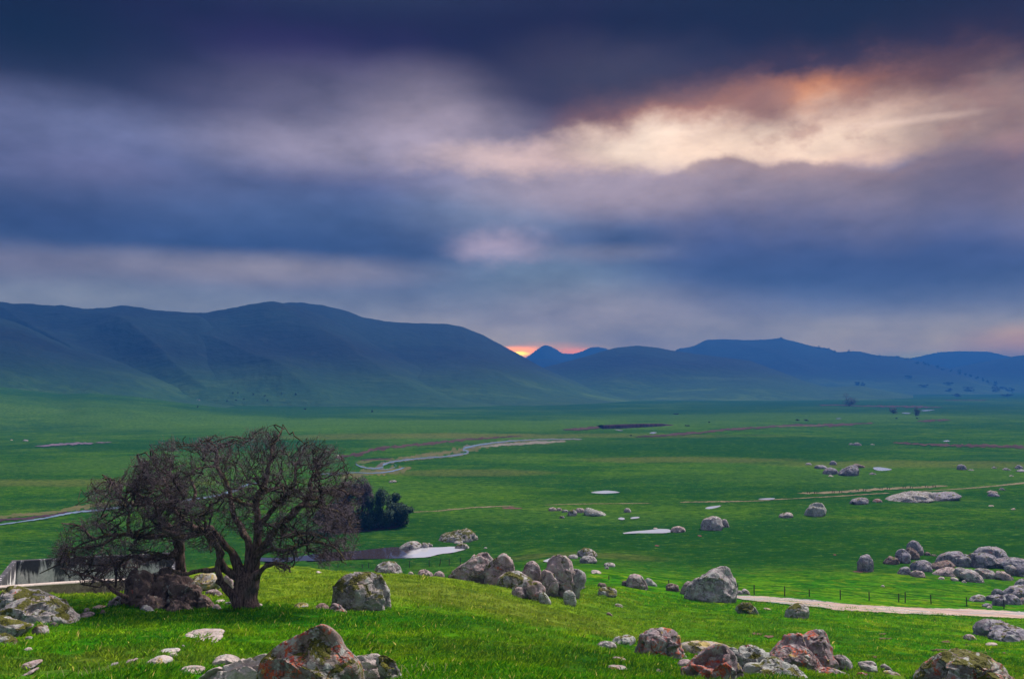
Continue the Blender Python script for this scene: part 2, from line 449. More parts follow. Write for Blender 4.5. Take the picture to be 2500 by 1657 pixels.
PATCHES = [(95, 420, 130, 70, DKG, .65), (-60, 640, 300, 120, LTG, .6), (250, 780, 260, 110, LTG, .45), (-350, 700, 220, 90, LTG, .4), (0, 1180, 900, 260, TEAL, .25),  # the first patch paints the shade of the ridge
           (55, 165, 60, 26, DKG, .6), (-30, 185, 40, 22, DKG, .5), (15, 215, 60, 22, LTG, .35), (120, 300, 90, 40, LTG, .35), (75, 240, 60, 25, DKG, .5), (-60, 250, 60, 30, LTG, .4), (-140, 330, 80, 40, LTG, .45), (-150, 430, 120, 40, DKG, .5),
           (14, 24, 9, 5, DKG, .55), (1, 28, 6, 3.2, DKG, .6), (6, 36, 8, 4, LTG, .35), (30, 46, 12, 6, DKG, .35), (16, 60, 10, 8, LTG, .3),
           (70, 350, 45, 14, OLV, .5), (-20, 300, 40, 10, OLV, .45), (160, 330, 60, 16, OLV, .45), (40, 500, 120, 22, OLV, .4), (-60, 500, 110, 26, OLV, .5), (-150, 270, 50, 12, OLV, .5), (12, 150, 16, 5, OLV, .4), (60, 135, 18, 5, DKG, .5), (-2, 52, 9, 5, OLV, .35), (20, 33, 7, 3, OLV, .45), (-12, 24, 5, 2, OLV, .35), (8, 46, 8, 3, OLV, .4)]
def grass_colour(t):
    """colour of the sward at a place in the world: lush, yellowish and worn patches, plus painted shade"""
    p = t.new('ShaderNodeNewGeometry').outputs['Position']
    far = t.scale(p, (.25, 1, 1))
    n1 = t.noise(p, .07, 4, .6, .6)            # tens of metres
    n2 = t.noise(p, .35, 4, .6, .4)            # metres
    n3 = t.noise(p, 2.2, 3, .65)               # tufts
    n4 = t.noise(t.scale(p, (.006, .012, .01)), 1.0, 5, .62, .5)  # broad bands on the plain
    sp = t.new('ShaderNodeSeparateXYZ'); t.put(sp.inputs[0], p)
    sp = t.new('ShaderNodeSeparateXYZ'); t.put(sp.inputs[0], p)
    lush, mid, yel, dry = (.030, .150, .003), (.062, .185, .003), (.135, .225, .004), (.19, .16, .04)
    c = t.mix(t.rng(n1, .44, .56), lush, mid)
    c = t.mix(t.math('MULTIPLY', t.rng(n2, .52, .62), .8), c, yel)
    n6 = t.noise(p, .22, 5, .7, .8)
    c = t.mix(t.rng(n6, .50, .60, 0, .75), c, (.014, .080, .003))
    c = t.mix(t.rng(n6, .42, .34, 0, .6), c, (.13, .15, .02))
    lush_band = t.math('MULTIPLY', t.math('MULTIPLY', t.rng(sp.outputs[1], 32, 36), t.rng(sp.outputs[1], 42, 40)), t.rng(sp.outputs[0], 3, -3))  # band of lush, darker green grass in front of the oak
    c = t.mix(t.math('MULTIPLY', lush_band, .8), c, (.012, .095, .003))
    # the brow of the knoll is yellower
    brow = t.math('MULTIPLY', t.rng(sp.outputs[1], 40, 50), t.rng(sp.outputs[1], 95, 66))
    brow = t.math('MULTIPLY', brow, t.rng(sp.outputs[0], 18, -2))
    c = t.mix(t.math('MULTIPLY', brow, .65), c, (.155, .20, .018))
    dk = t.rng(n4, .44, .56)
    flat = t.rng(sp.outputs[1], 95, 170)
    c = t.mix(t.math('MULTIPLY', flat, .86), c, t.mix(t.rng(n1, .36, .64), (.017, .064, .004), (.038, .094, .005)))
    c = t.mix(t.math('MULTIPLY', flat, t.math('MULTIPLY', dk, .60)), c, (.010, .050, .013))
    n5 = t.noise(t.scale(p, (.35, 1, 1)), .11, 5, .72, .3)
    c = t.mix(t.math('MULTIPLY', flat, t.rng(n5, .50, .57, 0, .62)), c, (.006, .040, .008))
    c = t.mix(t.math('MULTIPLY', flat, t.rng(n5, .44, .34, 0, .6)), c, (.075, .135, .012))
    c = t.mix(t.rng(sp.outputs[1], 450, 1000, 0, .5), c, (.012, .046, .026))  # far plain darkened: cloud shade painted into the grass colour
    lt = t.math('MULTIPLY', t.rng(n4, .46, .36), t.rng(sp.outputs[1], 220, 420))
    c = t.mix(t.math('MULTIPLY', lt, .5), c, (.065, .125, .025))
    c = t.mix(t.math('MULTIPLY', t.rng(n3, .58, .70), .42), c, dry)
    c = t.mix(t.math('MULTIPLY', t.rng(n3, .48, .36), .60), c, (.010, .055, .003))
    # darker and paler sward, and ridge shade painted dark, on the plain
    wx, wy = sp.outputs[0], sp.outputs[1]
    jit = t.math('MULTIPLY', t.math('SUBTRACT', t.noise(p, .02, 5, .65), .5), 1.5)
    for cx_, cy_, rx_, ry_, col_c, k_ in PATCHES:
        v_ = t.new('ShaderNodeCombineXYZ'); t.put(v_.inputs[0], t.math('MULTIPLY', t.math('SUBTRACT', wx, cx_), 1 / rx_)); t.put(v_.inputs[1], t.math('MULTIPLY', t.math('SUBTRACT', wy, cy_), 1 / ry_))
        m_ = t.rng(t.math('ADD', t.vmath('LENGTH', v_.outputs[0]), jit), 1.25, .55)
        c = t.mix(t.math('MULTIPLY', m_, k_), c, col_c)
    return c, p, n2, n3
m_ground, t, out = new_mat('meadow')
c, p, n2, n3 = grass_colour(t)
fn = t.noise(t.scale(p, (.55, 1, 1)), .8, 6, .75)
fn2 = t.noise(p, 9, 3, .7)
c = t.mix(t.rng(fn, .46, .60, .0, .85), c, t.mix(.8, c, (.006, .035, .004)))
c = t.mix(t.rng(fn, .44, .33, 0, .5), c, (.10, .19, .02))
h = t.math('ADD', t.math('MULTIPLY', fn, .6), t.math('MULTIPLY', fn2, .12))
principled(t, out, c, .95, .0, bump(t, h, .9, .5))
m_hill, t, out = new_mat('hill_grass')
p = t.new('ShaderNodeNewGeometry').outputs['Position']
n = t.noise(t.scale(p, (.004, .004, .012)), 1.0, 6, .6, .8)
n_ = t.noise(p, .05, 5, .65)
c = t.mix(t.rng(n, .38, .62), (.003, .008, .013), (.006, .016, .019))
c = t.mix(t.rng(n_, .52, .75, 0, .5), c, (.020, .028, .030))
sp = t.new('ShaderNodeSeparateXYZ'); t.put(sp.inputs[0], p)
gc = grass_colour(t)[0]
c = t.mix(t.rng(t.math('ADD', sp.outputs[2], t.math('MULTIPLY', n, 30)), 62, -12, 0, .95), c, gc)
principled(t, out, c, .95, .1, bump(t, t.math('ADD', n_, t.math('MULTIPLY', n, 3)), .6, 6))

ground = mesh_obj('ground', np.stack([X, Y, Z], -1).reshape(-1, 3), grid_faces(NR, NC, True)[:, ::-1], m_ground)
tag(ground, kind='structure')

# ------------------------------------------------------------------ hills
def hill(name, prof, dc, d0, d1, warp=.10, seed=0, gullies=3.0, shape=.5, base=PLAIN - 6, mat=None, skew=0.):
    """prof: crest line; the hill rises from d0 to its crest at dc and falls away to d1"""
    prof = sorted(prof)
    px = np.array([q[0] for q in prof], float); py = np.array([q[1] for q in prof], float)
    nc, n1, n2 = 420, 110, 30
    xx = np.linspace(px[0], px[-1], nc)
    yy = np.interp(xx, px, py)
    k = np.exp(-np.linspace(-2, 2, 13) ** 2); k /= k.sum()
    yy = np.convolve(np.pad(yy, 6, mode='edge'), k, 'valid')
    u = np.array([ray(a, b)[0] for a, b in zip(xx, yy)]); s = np.array([ray(a, b)[1] for a, b in zip(xx, yy)])
    t = np.concatenate([np.linspace(0, 1, n1), 1 + np.linspace(0, 1, n2 + 1)[1:]])
    T, U = np.meshgrid(t, u, indexing='ij')
    dcv = dc * (1 + .03 * np.sin(U * 9 + seed)) + skew * U
    D = np.where(T <= 1, d0 + (dcv - d0) * T, dcv + (d1 - dcv) * (T - 1))
    crest = s[None, :] * dcv - base
    tt = np.clip(T, 0, 1)
    g = fbm(U * 6 + seed - 1.2 * tt, tt * 1.3 + seed * 2, seed, 3, .45) * .9
    rid = 1 - np.abs(pn(U * gullies * 1.7 + (1.6 if seed % 2 else -1.6) * tt + seed, seed + tt * .5, 9.)) * 2
    tt2 = np.clip(tt + (warp * g + warp * 1.1 * (rid - .5)) * np.sin(tt * math.pi) ** 1.0, 0, 1)
    Pf = (1 - shape) * tt2 ** 1.05 + shape * (tt2 * tt2 * (3 - 2 * tt2))
    Pb = np.cos(np.clip(T - 1, 0, 1) * math.pi / 2) ** 1.2
    Pr = np.where(T <= 1, Pf, Pb)
    Zh = base + crest * Pr + .006 * crest * fbm(U * 60, T * 9, seed, 3)
    o = mesh_obj(name, np.stack([U * D, D, Zh], -1).reshape(-1, 3), grid_faces(len(t), nc), mat or m_hill)
    return tag(o, kind='structure')
H = lambda w_, pts: P(w_, pts)
# far peak behind the gap
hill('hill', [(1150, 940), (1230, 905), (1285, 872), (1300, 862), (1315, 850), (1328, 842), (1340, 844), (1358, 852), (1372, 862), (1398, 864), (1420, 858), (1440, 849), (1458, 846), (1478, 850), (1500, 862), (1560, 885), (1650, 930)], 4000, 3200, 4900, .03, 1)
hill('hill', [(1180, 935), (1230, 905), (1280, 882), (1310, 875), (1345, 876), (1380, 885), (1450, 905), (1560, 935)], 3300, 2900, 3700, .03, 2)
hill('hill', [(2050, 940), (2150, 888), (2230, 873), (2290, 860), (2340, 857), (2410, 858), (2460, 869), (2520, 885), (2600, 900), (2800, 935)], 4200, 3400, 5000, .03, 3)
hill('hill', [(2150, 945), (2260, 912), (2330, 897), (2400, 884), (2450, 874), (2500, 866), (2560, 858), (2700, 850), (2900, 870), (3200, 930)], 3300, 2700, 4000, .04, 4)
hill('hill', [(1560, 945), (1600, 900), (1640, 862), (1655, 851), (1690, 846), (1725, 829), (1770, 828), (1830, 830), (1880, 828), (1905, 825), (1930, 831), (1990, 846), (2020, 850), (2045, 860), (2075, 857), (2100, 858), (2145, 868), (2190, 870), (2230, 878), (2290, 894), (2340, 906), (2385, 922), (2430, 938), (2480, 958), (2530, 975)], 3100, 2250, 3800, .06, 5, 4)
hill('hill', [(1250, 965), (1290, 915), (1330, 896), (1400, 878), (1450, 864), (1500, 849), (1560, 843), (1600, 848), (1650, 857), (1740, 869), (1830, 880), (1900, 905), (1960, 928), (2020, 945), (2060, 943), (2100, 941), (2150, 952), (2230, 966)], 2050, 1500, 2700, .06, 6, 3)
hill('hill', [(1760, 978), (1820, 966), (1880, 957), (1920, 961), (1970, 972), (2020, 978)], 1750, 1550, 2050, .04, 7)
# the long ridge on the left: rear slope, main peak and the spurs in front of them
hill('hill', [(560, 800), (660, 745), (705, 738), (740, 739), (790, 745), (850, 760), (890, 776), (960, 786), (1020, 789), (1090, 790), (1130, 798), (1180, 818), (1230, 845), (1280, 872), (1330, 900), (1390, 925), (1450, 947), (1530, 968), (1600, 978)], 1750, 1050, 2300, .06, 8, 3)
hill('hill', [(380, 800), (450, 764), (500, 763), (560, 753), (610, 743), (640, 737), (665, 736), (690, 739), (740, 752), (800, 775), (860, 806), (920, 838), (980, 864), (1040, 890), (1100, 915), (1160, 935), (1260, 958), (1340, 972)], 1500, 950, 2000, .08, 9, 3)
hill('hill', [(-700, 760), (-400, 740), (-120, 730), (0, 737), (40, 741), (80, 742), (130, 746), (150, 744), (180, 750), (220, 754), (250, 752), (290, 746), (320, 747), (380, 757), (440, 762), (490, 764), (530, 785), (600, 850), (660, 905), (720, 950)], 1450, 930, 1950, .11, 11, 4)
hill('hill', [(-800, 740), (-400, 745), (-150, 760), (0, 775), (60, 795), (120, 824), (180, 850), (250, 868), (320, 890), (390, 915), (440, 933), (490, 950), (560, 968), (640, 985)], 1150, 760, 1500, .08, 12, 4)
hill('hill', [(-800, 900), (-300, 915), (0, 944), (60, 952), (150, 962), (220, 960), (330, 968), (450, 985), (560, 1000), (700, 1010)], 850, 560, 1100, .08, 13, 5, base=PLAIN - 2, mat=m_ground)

# ------------------------------------------------------------------ rock materials
def rock_mat(name, a, b, red=0., moss=0., pale=0., yel=0., dark=.4, scale=1., crack=.6):
    a = tuple(x * 1.35 for x in a); b = tuple(x * 1.35 for x in b)
    m, t, out = new_mat(name)
    tc = t.new('ShaderNodeTexCoord').outputs['Object']
    oi = t.new('ShaderNodeObjectInfo').outputs['Random']
    of = t.new('ShaderNodeCombineXYZ')
    for i, k in enumerate((57., 91., 33.)): t.put(of.inputs[i], t.math('MULTIPLY', oi, k))
    v = t.vmath('ADD', tc, of.outputs[0])
    nrm = t.new('ShaderNodeNewGeometry').outputs['Normal']
    ns = t.new('ShaderNodeSeparateXYZ'); t.put(ns.inputs[0], nrm)
    big = t.noise(v, 1.1 * scale, 5, .62, .6)
    med = t.noise(v, 4.5 * scale, 5, .65, .3)
    fin = t.noise(v, 26 * scale, 4, .7)
    c = t.mix(t.rng(big, .36, .64), a, b)
    c = t.mix(t.rng(med, .45, .70, 0, dark), c, tuple(x * .25 for x in a))
    c = t.mix(t.rng(fin, .35, .65, 0, .45), c, tuple(x * .45 for x in b))
    c = t.mix(t.rng(fin, .62, .75, 0, .5), c, tuple(min(x * 1.8, .6) for x in b))
    st = t.noise(t.scale(v, (3, 3, .35)), 1.6 * scale, 4, .6)            # water streaks
    c = t.mix(t.math('MULTIPLY', t.rng(st, .54, .68), .55 * dark), c, tuple(x * .3 for x in a))
    c = t.mix(t.rng(t.noise(t.vmath('ADD', v, (7, 3, 1)), .9 * scale, 3, .5), .5, .7, 0, .4), c, (.30, .20, .17))
    if pale:
        pn_ = t.noise(t.vmath('ADD', v, (5, 2, 9)), 2.4 * scale, 6, .72, .4)
        c = t.mix(t.math('MULTIPLY', t.rng(pn_, .60 - .16 * pale, .64 - .12 * pale), .75), c, (.36, .38, .36))
    if yel:
        y = t.noise(t.vmath('ADD', v, (1, 12, 9)), 1.7 * scale, 5, .68, .3)
        c = t.mix(t.math('MULTIPLY', t.rng(y, .66 - .14 * yel, .70 - .12 * yel), .8), c, (.36, .27, .06))
    if red:
        r1 = t.noise(t.vmath('ADD', v, (15, 2, 3)), 1.5 * scale, 5, .72, .5)
        r2 = t.noise(t.vmath('ADD', v, (1, 22, 3)), 11 * scale, 3, .7)
        k = t.math('MULTIPLY', t.rng(r1, .66 - .15 * red, .70 - .13 * red), t.rng(r2, .40, .56))
        c = t.mix(t.math('MULTIPLY', k, .9), c, t.mix(t.rng(med, .4, .6), (.30, .028, .012), (.46, .085, .018)))
    if moss:
        g = t.noise(t.vmath('ADD', v, (4, 4, 19)), 1.3 * scale, 5, .66, .4)
        g = t.math('ADD', g, t.math('MULTIPLY', t.rng(ns.outputs[2], -.2, 1.0, -.10, .07, False), 1.0))
        mk = t.rng(g, .66 - .20 * moss, .70 - .18 * moss)
        c = t.mix(mk, c, t.mix(t.rng(fin, .35, .65), (.022, .028, .006), (.12, .115, .012)))
    # cracks
    wv = t.vmath('ADD', v, t.vmath('MULTIPLY', t.noise(v, 1.2 * scale, 3, .6, fac=False), (1.3, 1.3, 1.3)))
    n = t.new('ShaderNodeTexVoronoi', feature='DISTANCE_TO_EDGE'); t.put(n.inputs['Vector'], t.scale(wv, (1, 1, .7))); n.inputs['Scale'].default_value = .55 * scale
    ck = t.rng(n.outputs['Distance'], .0, .06)
    c = t.mix(t.math('MULTIPLY', t.math('MULTIPLY', t.rng(n.outputs['Distance'], .005, .045, 1, 0), t.rng(med, .40, .55)), .9 * crack), c, (.015, .012, .012))
    h = t.math('ADD', t.math('MULTIPLY', med, .5), t.math('MULTIPLY', fin, .16))
    h = t.math('ADD', h, t.math('MULTIPLY', ck, .6 * crack))
    principled(t, out, c, .9, .25, bump(t, h, .9, .22 / scale))
    return m
RM = dict(
    g=rock_mat('grey_granite', (.15, .135, .15), (.27, .24, .25), .15, .25, .6, 0, .6),
    m=rock_mat('mossy_granite', (.17, .155, .165), (.27, .245, .245), .1, .85, .5),
    r=rock_mat('red_lichen_granite', (.12, .095, .11), (.23, .185, .20), 1.1, .3, .4, .35, .6, 1.1),
    c=rock_mat('foreground_granite', (.105, .085, .082), (.20, .165, .155), .9, .8, .7, .35, .6, 1.5),
    n=rock_mat('lichened_granite', (.11, .10, .11), (.20, .18, .185), .35, .45, 1.25, .2, .5, 1.5),
    p=rock_mat('pink_granite', (.20, .155, .165), (.33, .255, .26), .25, .3, .35, 0, .65, .9),
    d=rock_mat('dark_brown_rock', (.085, .062, .064), (.17, .12, .11), .12, .12, .12, 0, .7, .9),
    w=rock_mat('pale_slab_rock', (.30, .25, .24), (.40, .345, .33), .05, .05, .2, .1, .2, .9, .3),
    b=rock_mat('blue_grey_granite', (.11, .105, .14), (.23, .215, .255), .15, .25, .3, 0, .75, .8),
    y=rock_mat('yellow_lichen_slab', (.24, .20, .19), (.34, .29, .24), .3, .3, .6, 1.1, .4, 1.3),
)
ROCKS = []
FLAT_POLYS = []
def outline_radius(pts, n):
    th = np.linspace(0, 2 * math.pi, n, endpoint=False)
    r = np.zeros(n); m = len(pts)
    for i, a in enumerate(th):
        dx_, dz_ = math.cos(a), math.sin(a); best = 0
        for k in range(m):
            x1, z1 = pts[k]; x2, z2 = pts[(k + 1) % m]
            ex, ez = x2 - x1, z2 - z1
            den = dx_ * ez - dz_ * ex
            if abs(den) < 1e-9: continue
            tt = (x1 * ez - z1 * ex) / den; uu = (x1 * dz_ - z1 * dx_) / den
            if tt > 0 and -1e-6 <= uu <= 1 + 1e-6: best = max(best, tt)
        r[i] = best
    bad = r < 1e-4; r[bad] = r[~bad].mean() if (~bad).any() else 1
    return th, r
def rock(label, mat, win, pts, depth=.75, d=None, name='boulder', cat='boulder', group=None, cuts=9, rough=1.0, flat=False):
    pts = P(win, pts)
    seed = len(ROCKS) * 1.37 + 3
    rs = np.random.default_rng(len(ROCKS) + 50)
    xs = [p[0] for p in pts]; ys = [p[1] for p in pts]
    wpx, hpx = max(xs) - min(xs), max(ys) - min(ys)
    cx, by = (max(xs) + min(xs)) / 2, max(ys)
    if d is None: d = at(cx, min(by - hpx * .04, 1650)).y
    wm = wpx * d / F
    dp = max(wm * depth * .5, hpx * d / F * .35)            # half depth
    # the silhouette stands in an upright plane through the middle of the rock
    dc = d + dp * .85
    q = []
    gy = by - hpx * .22
    for x, y in pts:
        u, s = ray(x, y)
        z = s * dc
        q.append((u * dc, z))
    # the foot goes on below the turf
    zs = [a[1] for a in q]; zt, zb = max(zs), min(zs); hh_ = zt - zb
    drop = max(.30 * hh_, .10) + max(0., float(zb - hgt(np.array(ray(cx, by)[0] * dc), np.array(dc)))) * 1.3
    if flat: drop = max(.25 * hh_, .06) + max(0., float(zb - hgt(np.array(ray(cx, by)[0] * dc), np.array(dc))))
    zm = zt - .55 * hh_
    q = [(a, b - (min(1., max(0., (zm - b) / (zm - zb + 1e-6))) ** .8) * drop) for a, b in q]
    c0 = np.array([np.mean([a[0] for a in q]), np.mean([a[1] for a in q])])
    lx = np.array([a[0] for a in q]); lz = np.array([a[1] for a in q])
    c0 = np.array([(lx.min() + lx.max()) / 2, (lz.min() + lz.max()) / 2])
    gx = 1.05 if not flat else 1.02
    q = [(c0[0] + (a - c0[0]) * gx, b) for a, b in q]; lx = np.array([a[0] for a in q])
    if not in_poly(np.array([c0[0]]), np.array([c0[1]]), q)[0]: c0 = np.array([lx.mean(), lz.mean()])
    pix = max(wpx, hpx) * .41
    na = int(np.clip(pix * 1.7, 26, 300)); nb = int(np.clip(pix * .9, 14, 150))
    th, r = outline_radius([(a[0] - c0[0], a[1] - c0[1]) for a in q], na)
    r = (r + .5 * (np.roll(r, 1) + np.roll(r, -1))) / 2
    t = np.linspace(-math.pi / 2, math.pi / 2, nb)
    T, TH = np.meshgrid(t, th, indexing='ij')
    k = np.cos(T) ** .62; dep = np.sign(np.sin(T)) * np.abs(np.sin(T)) ** .85
    rr = np.broadcast_to(r, T.shape)
    # shift the thick part down so that rocks lean back
    Xl = k * rr * np.cos(TH); Zl = k * rr * np.sin(TH)
    hz_ = (lz.max() - lz.min())
    Yl = dep * dp * (1 - .35 * np.clip(Zl / (hz_ + 1e-6) + .5, 0, 1) ** 1.5)
    V = np.stack([Xl, Yl, Zl], -1).reshape(-1, 3)
    size = math.sqrt(max(wm * hz_, 1e-4))
    # broken faces: the surface is split into cells and each cell is planed towards its own flat
    front = np.clip(-V[:, 1] / (.45 * dp) + .12, 0, 1)
    ext = np.array([wm * .5, dp, hz_ * .5]) + 1e-6
    for K, kf in ((max(cuts, 5), .80), (cuts * 3, .45)):
        if pix < 14: break
        W = V / ext
        ids = rs.choice(len(V), K * 6); ids = ids[(V[ids, 1] < dp * .25) & (V[ids, 2] > -hz_ * .45)][:K]
        if len(ids) < 3: continue
        jt = W + .10 * np.stack([pn(W[:, 0] * 2.3 + o_, W[:, 1] * 2.3, W[:, 2] * 2.3 + seed) for o_ in (0, 9, 18)], -1)
        cell = ((jt[:, None] - W[ids][None]) ** 2).sum(-1).argmin(1)
        for c_ in range(len(ids)):
            mk_ = cell == c_
            if mk_.sum() < 4: continue
            pc = V[mk_].mean(0); n0 = V[ids[c_]] / ext ** 2; n0 = n0 / (np.linalg.norm(n0) + 1e-9)
            n0 = n0 + rs.normal(0, .16, 3); n0 /= np.linalg.norm(n0)
            dd_ = (V[mk_] - pc) @ n0
            V[mk_] = V[mk_] - n0 * (dd_ * kf * front[mk_])[:, None]
    V = V.reshape(nb, na, 3)
    V[1:-1] = (V[1:-1] * 3 + np.roll(V, 1, 1)[1:-1] + np.roll(V, -1, 1)[1:-1]) / 5
    V = V.reshape(-1, 3)
    s = 1.0 / max(size, .3)
    nn = V / (np.linalg.norm(V * (1, 1.2, 1), axis=1)[:, None] + 1e-6)
    a = V * s
    dis = .045 * fbm(a[:, 0] * 1.7 + seed, a[:, 1] * 1.7, a[:, 2] * 1.7, 4, .5)
    ly = a[:, 2] * 3.2 + a[:, 0] * rs.uniform(-1.2, 1.2) + .8 * fbm(a[:, 0], a[:, 1], a[:, 2] + seed, 2)
    dis = dis + .03 * (ly - np.floor(ly)) ** 3 * rough
    rid = 1 - np.abs(pn(a[:, 0] * 1.6 + seed, a[:, 1] * 1.6 + 4, a[:, 2] * 1.1)) * 2
    dis = dis - min(.13, .12 / size) * np.clip(rid - .90, 0, 1) / .10 * (size > .4)
    rid2 = 1 - np.abs(pn(a[:, 0] * 2.9 + seed * 2, a[:, 1] * 2.9 + 4, a[:, 2] * 1.7 + 9)) * 2
    dis = dis - min(.05, .05 / size) * np.clip(rid2 - .92, 0, 1) / .08 * (size > .8)
    dis = dis + .02 * fbm(a[:, 0] * 8, a[:, 1] * 8, a[:, 2] * 8 + seed, 2)
    V = V + nn * (dis * size * rough)[:, None]
    Fq = grid_faces(nb, na, True)
    o = mesh_obj(name, V, Fq, RM[mat], loc=(c0[0], dc, c0[1]))
    tag(o, label, cat, group)
    ROCKS.append((o, wm, dc, d))
    if d < 90 and flat: FLAT_POLYS.append((pts, d))
    return o
def stone(*a, **k): return rock(*a, name='stone', cat='stone', **k)
def slab(*a, **k):
    k.setdefault('depth', .9)
    return rock(*a, name='rock_slab', cat='rock slab', flat=True, cuts=6, rough=.8, **k)

G1 = 'rocks in the left foreground'
rock('tall pointed granite rock with orange lichen and moss, in front of the pale slabs', 'c', 'F1', [(765, 675), (770, 600), (800, 530), (850, 460), (930, 380), (1060, 290), (1200, 215), (1330, 150), (1420, 108), (1490, 120), (1550, 165), (1610, 220), (1650, 290), (1670, 350), (1740, 430), (1810, 510), (1850, 580), (1880, 675), (1910, 900), (740, 900)], d=15.6, depth=.55, cuts=5, rough=.35)
slab('long smooth pale slab sloping down left of the pointed rock', 'w', 'F1', [(60, 700), (110, 672), (250, 600), (420, 540), (600, 470), (760, 430), (880, 408), (980, 470), (1000, 800), (60, 800)], d=18.6, depth=.4)
slab('broad pale slab with a dark mossy end right of the pointed rock', 'w', 'F1', [(1650, 470), (1750, 440), (1830, 425), (1910, 430), (1960, 412), (2050, 415), (2090, 500), (2150, 560), (2180, 610), (2130, 800), (1700, 800)], d=18.2, depth=.5)
stone('dark moss cushion stone on the end of the broad pale slab', 'm', 'F1', [(2005, 470), (2040, 422), (2100, 430), (2200, 480), (2290, 520), (2200, 540), (2080, 520)], d=17.9)
slab('small pale humped slab just above the long smooth slab', 'w', 'F1', [(285, 510), (330, 450), (400, 425), (480, 435), (580, 470), (560, 510), (420, 500), (300, 530)], group=G1)
slab('pale wavy slab at the lower left of the small humped slab', 'w', 'F3', [(1690, 1220), (1740, 1190), (1800, 1172), (1870, 1172), (1990, 1190), (1930, 1225), (1850, 1240)], group=G1)
slab('leaf-shaped pale slab in bright grass left of the humped slab', 'w', 'F3', [(1345, 1168), (1420, 1120), (1490, 1080), (1560, 1068), (1640, 1090), (1655, 1120), (1600, 1148), (1500, 1145), (1400, 1165)], group=G1)
slab('thin slanting pinkish slab sliver in the grass', 'p', 'F3', [(1160, 1178), (1220, 1130), (1340, 1076), (1348, 1092), (1280, 1130), (1200, 1180)], group=G1)
slab('tiny bluish slab left of the slanting sliver', 'g', 'F3', [(1040, 1170), (1080, 1135), (1140, 1122), (1145, 1138), (1080, 1165)], group=G1)
slab('narrow arched pale slab behind the leaf-shaped slab', 'w', 'F3', [(1465, 1048), (1560, 1010), (1700, 1005), (1755, 1020), (1700, 1036), (1600, 1032), (1500, 1052)], group=G1)
stone('small pale stone touching the upper right of the leaf-shaped slab', 'w', 'F3', [(1620, 1070), (1640, 1035), (1690, 1040), (1712, 1065), (1690, 1084)], group=G1)
slab('upper of two flat grey slabs in the grass below the oak trunk', 'w', 'F3', [(1640, 908), (1780, 862), (1900, 833), (2080, 836), (2190, 842), (2120, 872), (2000, 878), (1800, 906)], group=G1)
slab('lower of two flat grey slabs in the grass below the oak trunk', 'w', 'F3', [(1805, 944), (1950, 905), (2100, 878), (2185, 880), (2060, 922), (1900, 948)], group=G1)
stone('little rounded stone below the two flat slabs', 'g', 'F3', [(1735, 985), (1750, 962), (1770, 953), (1792, 980), (1765, 990)], group=G1)
slab('worn pinkish slab in the grass near the lower left corner', 'p', 'F3', [(190, 1203), (240, 1135), (330, 1110), (420, 1098), (400, 1130), (330, 1168), (240, 1205)], group=G1)
slab('faint pinkish slab streak in the grass at the bottom left corner', 'p', 'F3', [(150, 1290), (230, 1245), (330, 1185), (400, 1165), (350, 1205), (250, 1265), (200, 1300)], group=G1)
G2 = 'mossy rocks at the left edge'
rock('grey humped rock behind the mossy slab-like rock at the left edge', 'm', 'F3', [(10, 590), (30, 480), (60, 420), (90, 392), (200, 415), (300, 440), (420, 490), (560, 560), (690, 650), (640, 720), (400, 700), (100, 680)], d=36, group=G2)
rock('long rounded grey rock with dark green moss patches at the left edge', 'm', 'F3', [(-60, 670), (0, 640), (60, 590), (140, 530), (220, 500), (320, 490), (420, 500), (520, 560), (620, 640), (700, 705), (660, 740), (560, 745), (400, 755), (200, 770), (60, 760), (-60, 760)], d=34, group=G2)
rock('smooth grey rock with a mossy crest below the long rounded rock', 'm', 'F3', [(-80, 720), (0, 680), (60, 690), (140, 740), (220, 760), (310, 775), (230, 835), (130, 915), (60, 950), (-80, 950)], d=31, group=G2)
rock('dark mossy rock with a pink face at the bottom of the left edge', 'c', 'F3', [(-100, 900), (20, 845), (90, 878), (150, 935), (185, 985), (205, 1060), (100, 1100), (-100, 1120)], d=28, group=G2)
rock('round mossy stone in the grass right of the left-edge rocks', 'm', 'F3', [(300, 855), (330, 800), (370, 758), (430, 758), (468, 800), (445, 855), (370, 875)], group=G2)
stone('small pink stone under the tip of the long rounded rock', 'p', 'F3', [(470, 772), (485, 748), (515, 738), (550, 752), (548, 778), (500, 786)], group=G2)
stone('flat grey stone below the round mossy stone', 'g', 'F3', [(222, 908), (245, 880), (300, 878), (314, 896), (290, 912)], group=G2)
stone('pale oval stone in shaded grass above the pinkish slab', 'w', 'F3', [(212, 1018), (255, 984), (305, 988), (305, 1010), (260, 1020)], group=G2)
slab('low flat grey slab beside the tip of the long rounded rock', 'p', 'F3', [(700, 698), (780, 660), (850, 645), (925, 665), (860, 688), (780, 700)], group=G2)
stone('stone on the grass behind the low flat slab', 'p', 'F3', [(795, 640), (815, 610), (850, 604), (862, 622), (850, 645)], group=G2)
slab('thin slab further right behind the low flat slab', 'p', 'F3', [(870, 615), (930, 580), (1020, 585), (1030, 598), (960, 612)], group=G2)
stone('dark pointed stone in the grass left of the cave rock', 'd', 'F3', [(955, 660), (985, 618), (1010, 630), (1020, 655)], group=G2)
G3 = 'rocks of the dark cave outcrop under the oak'
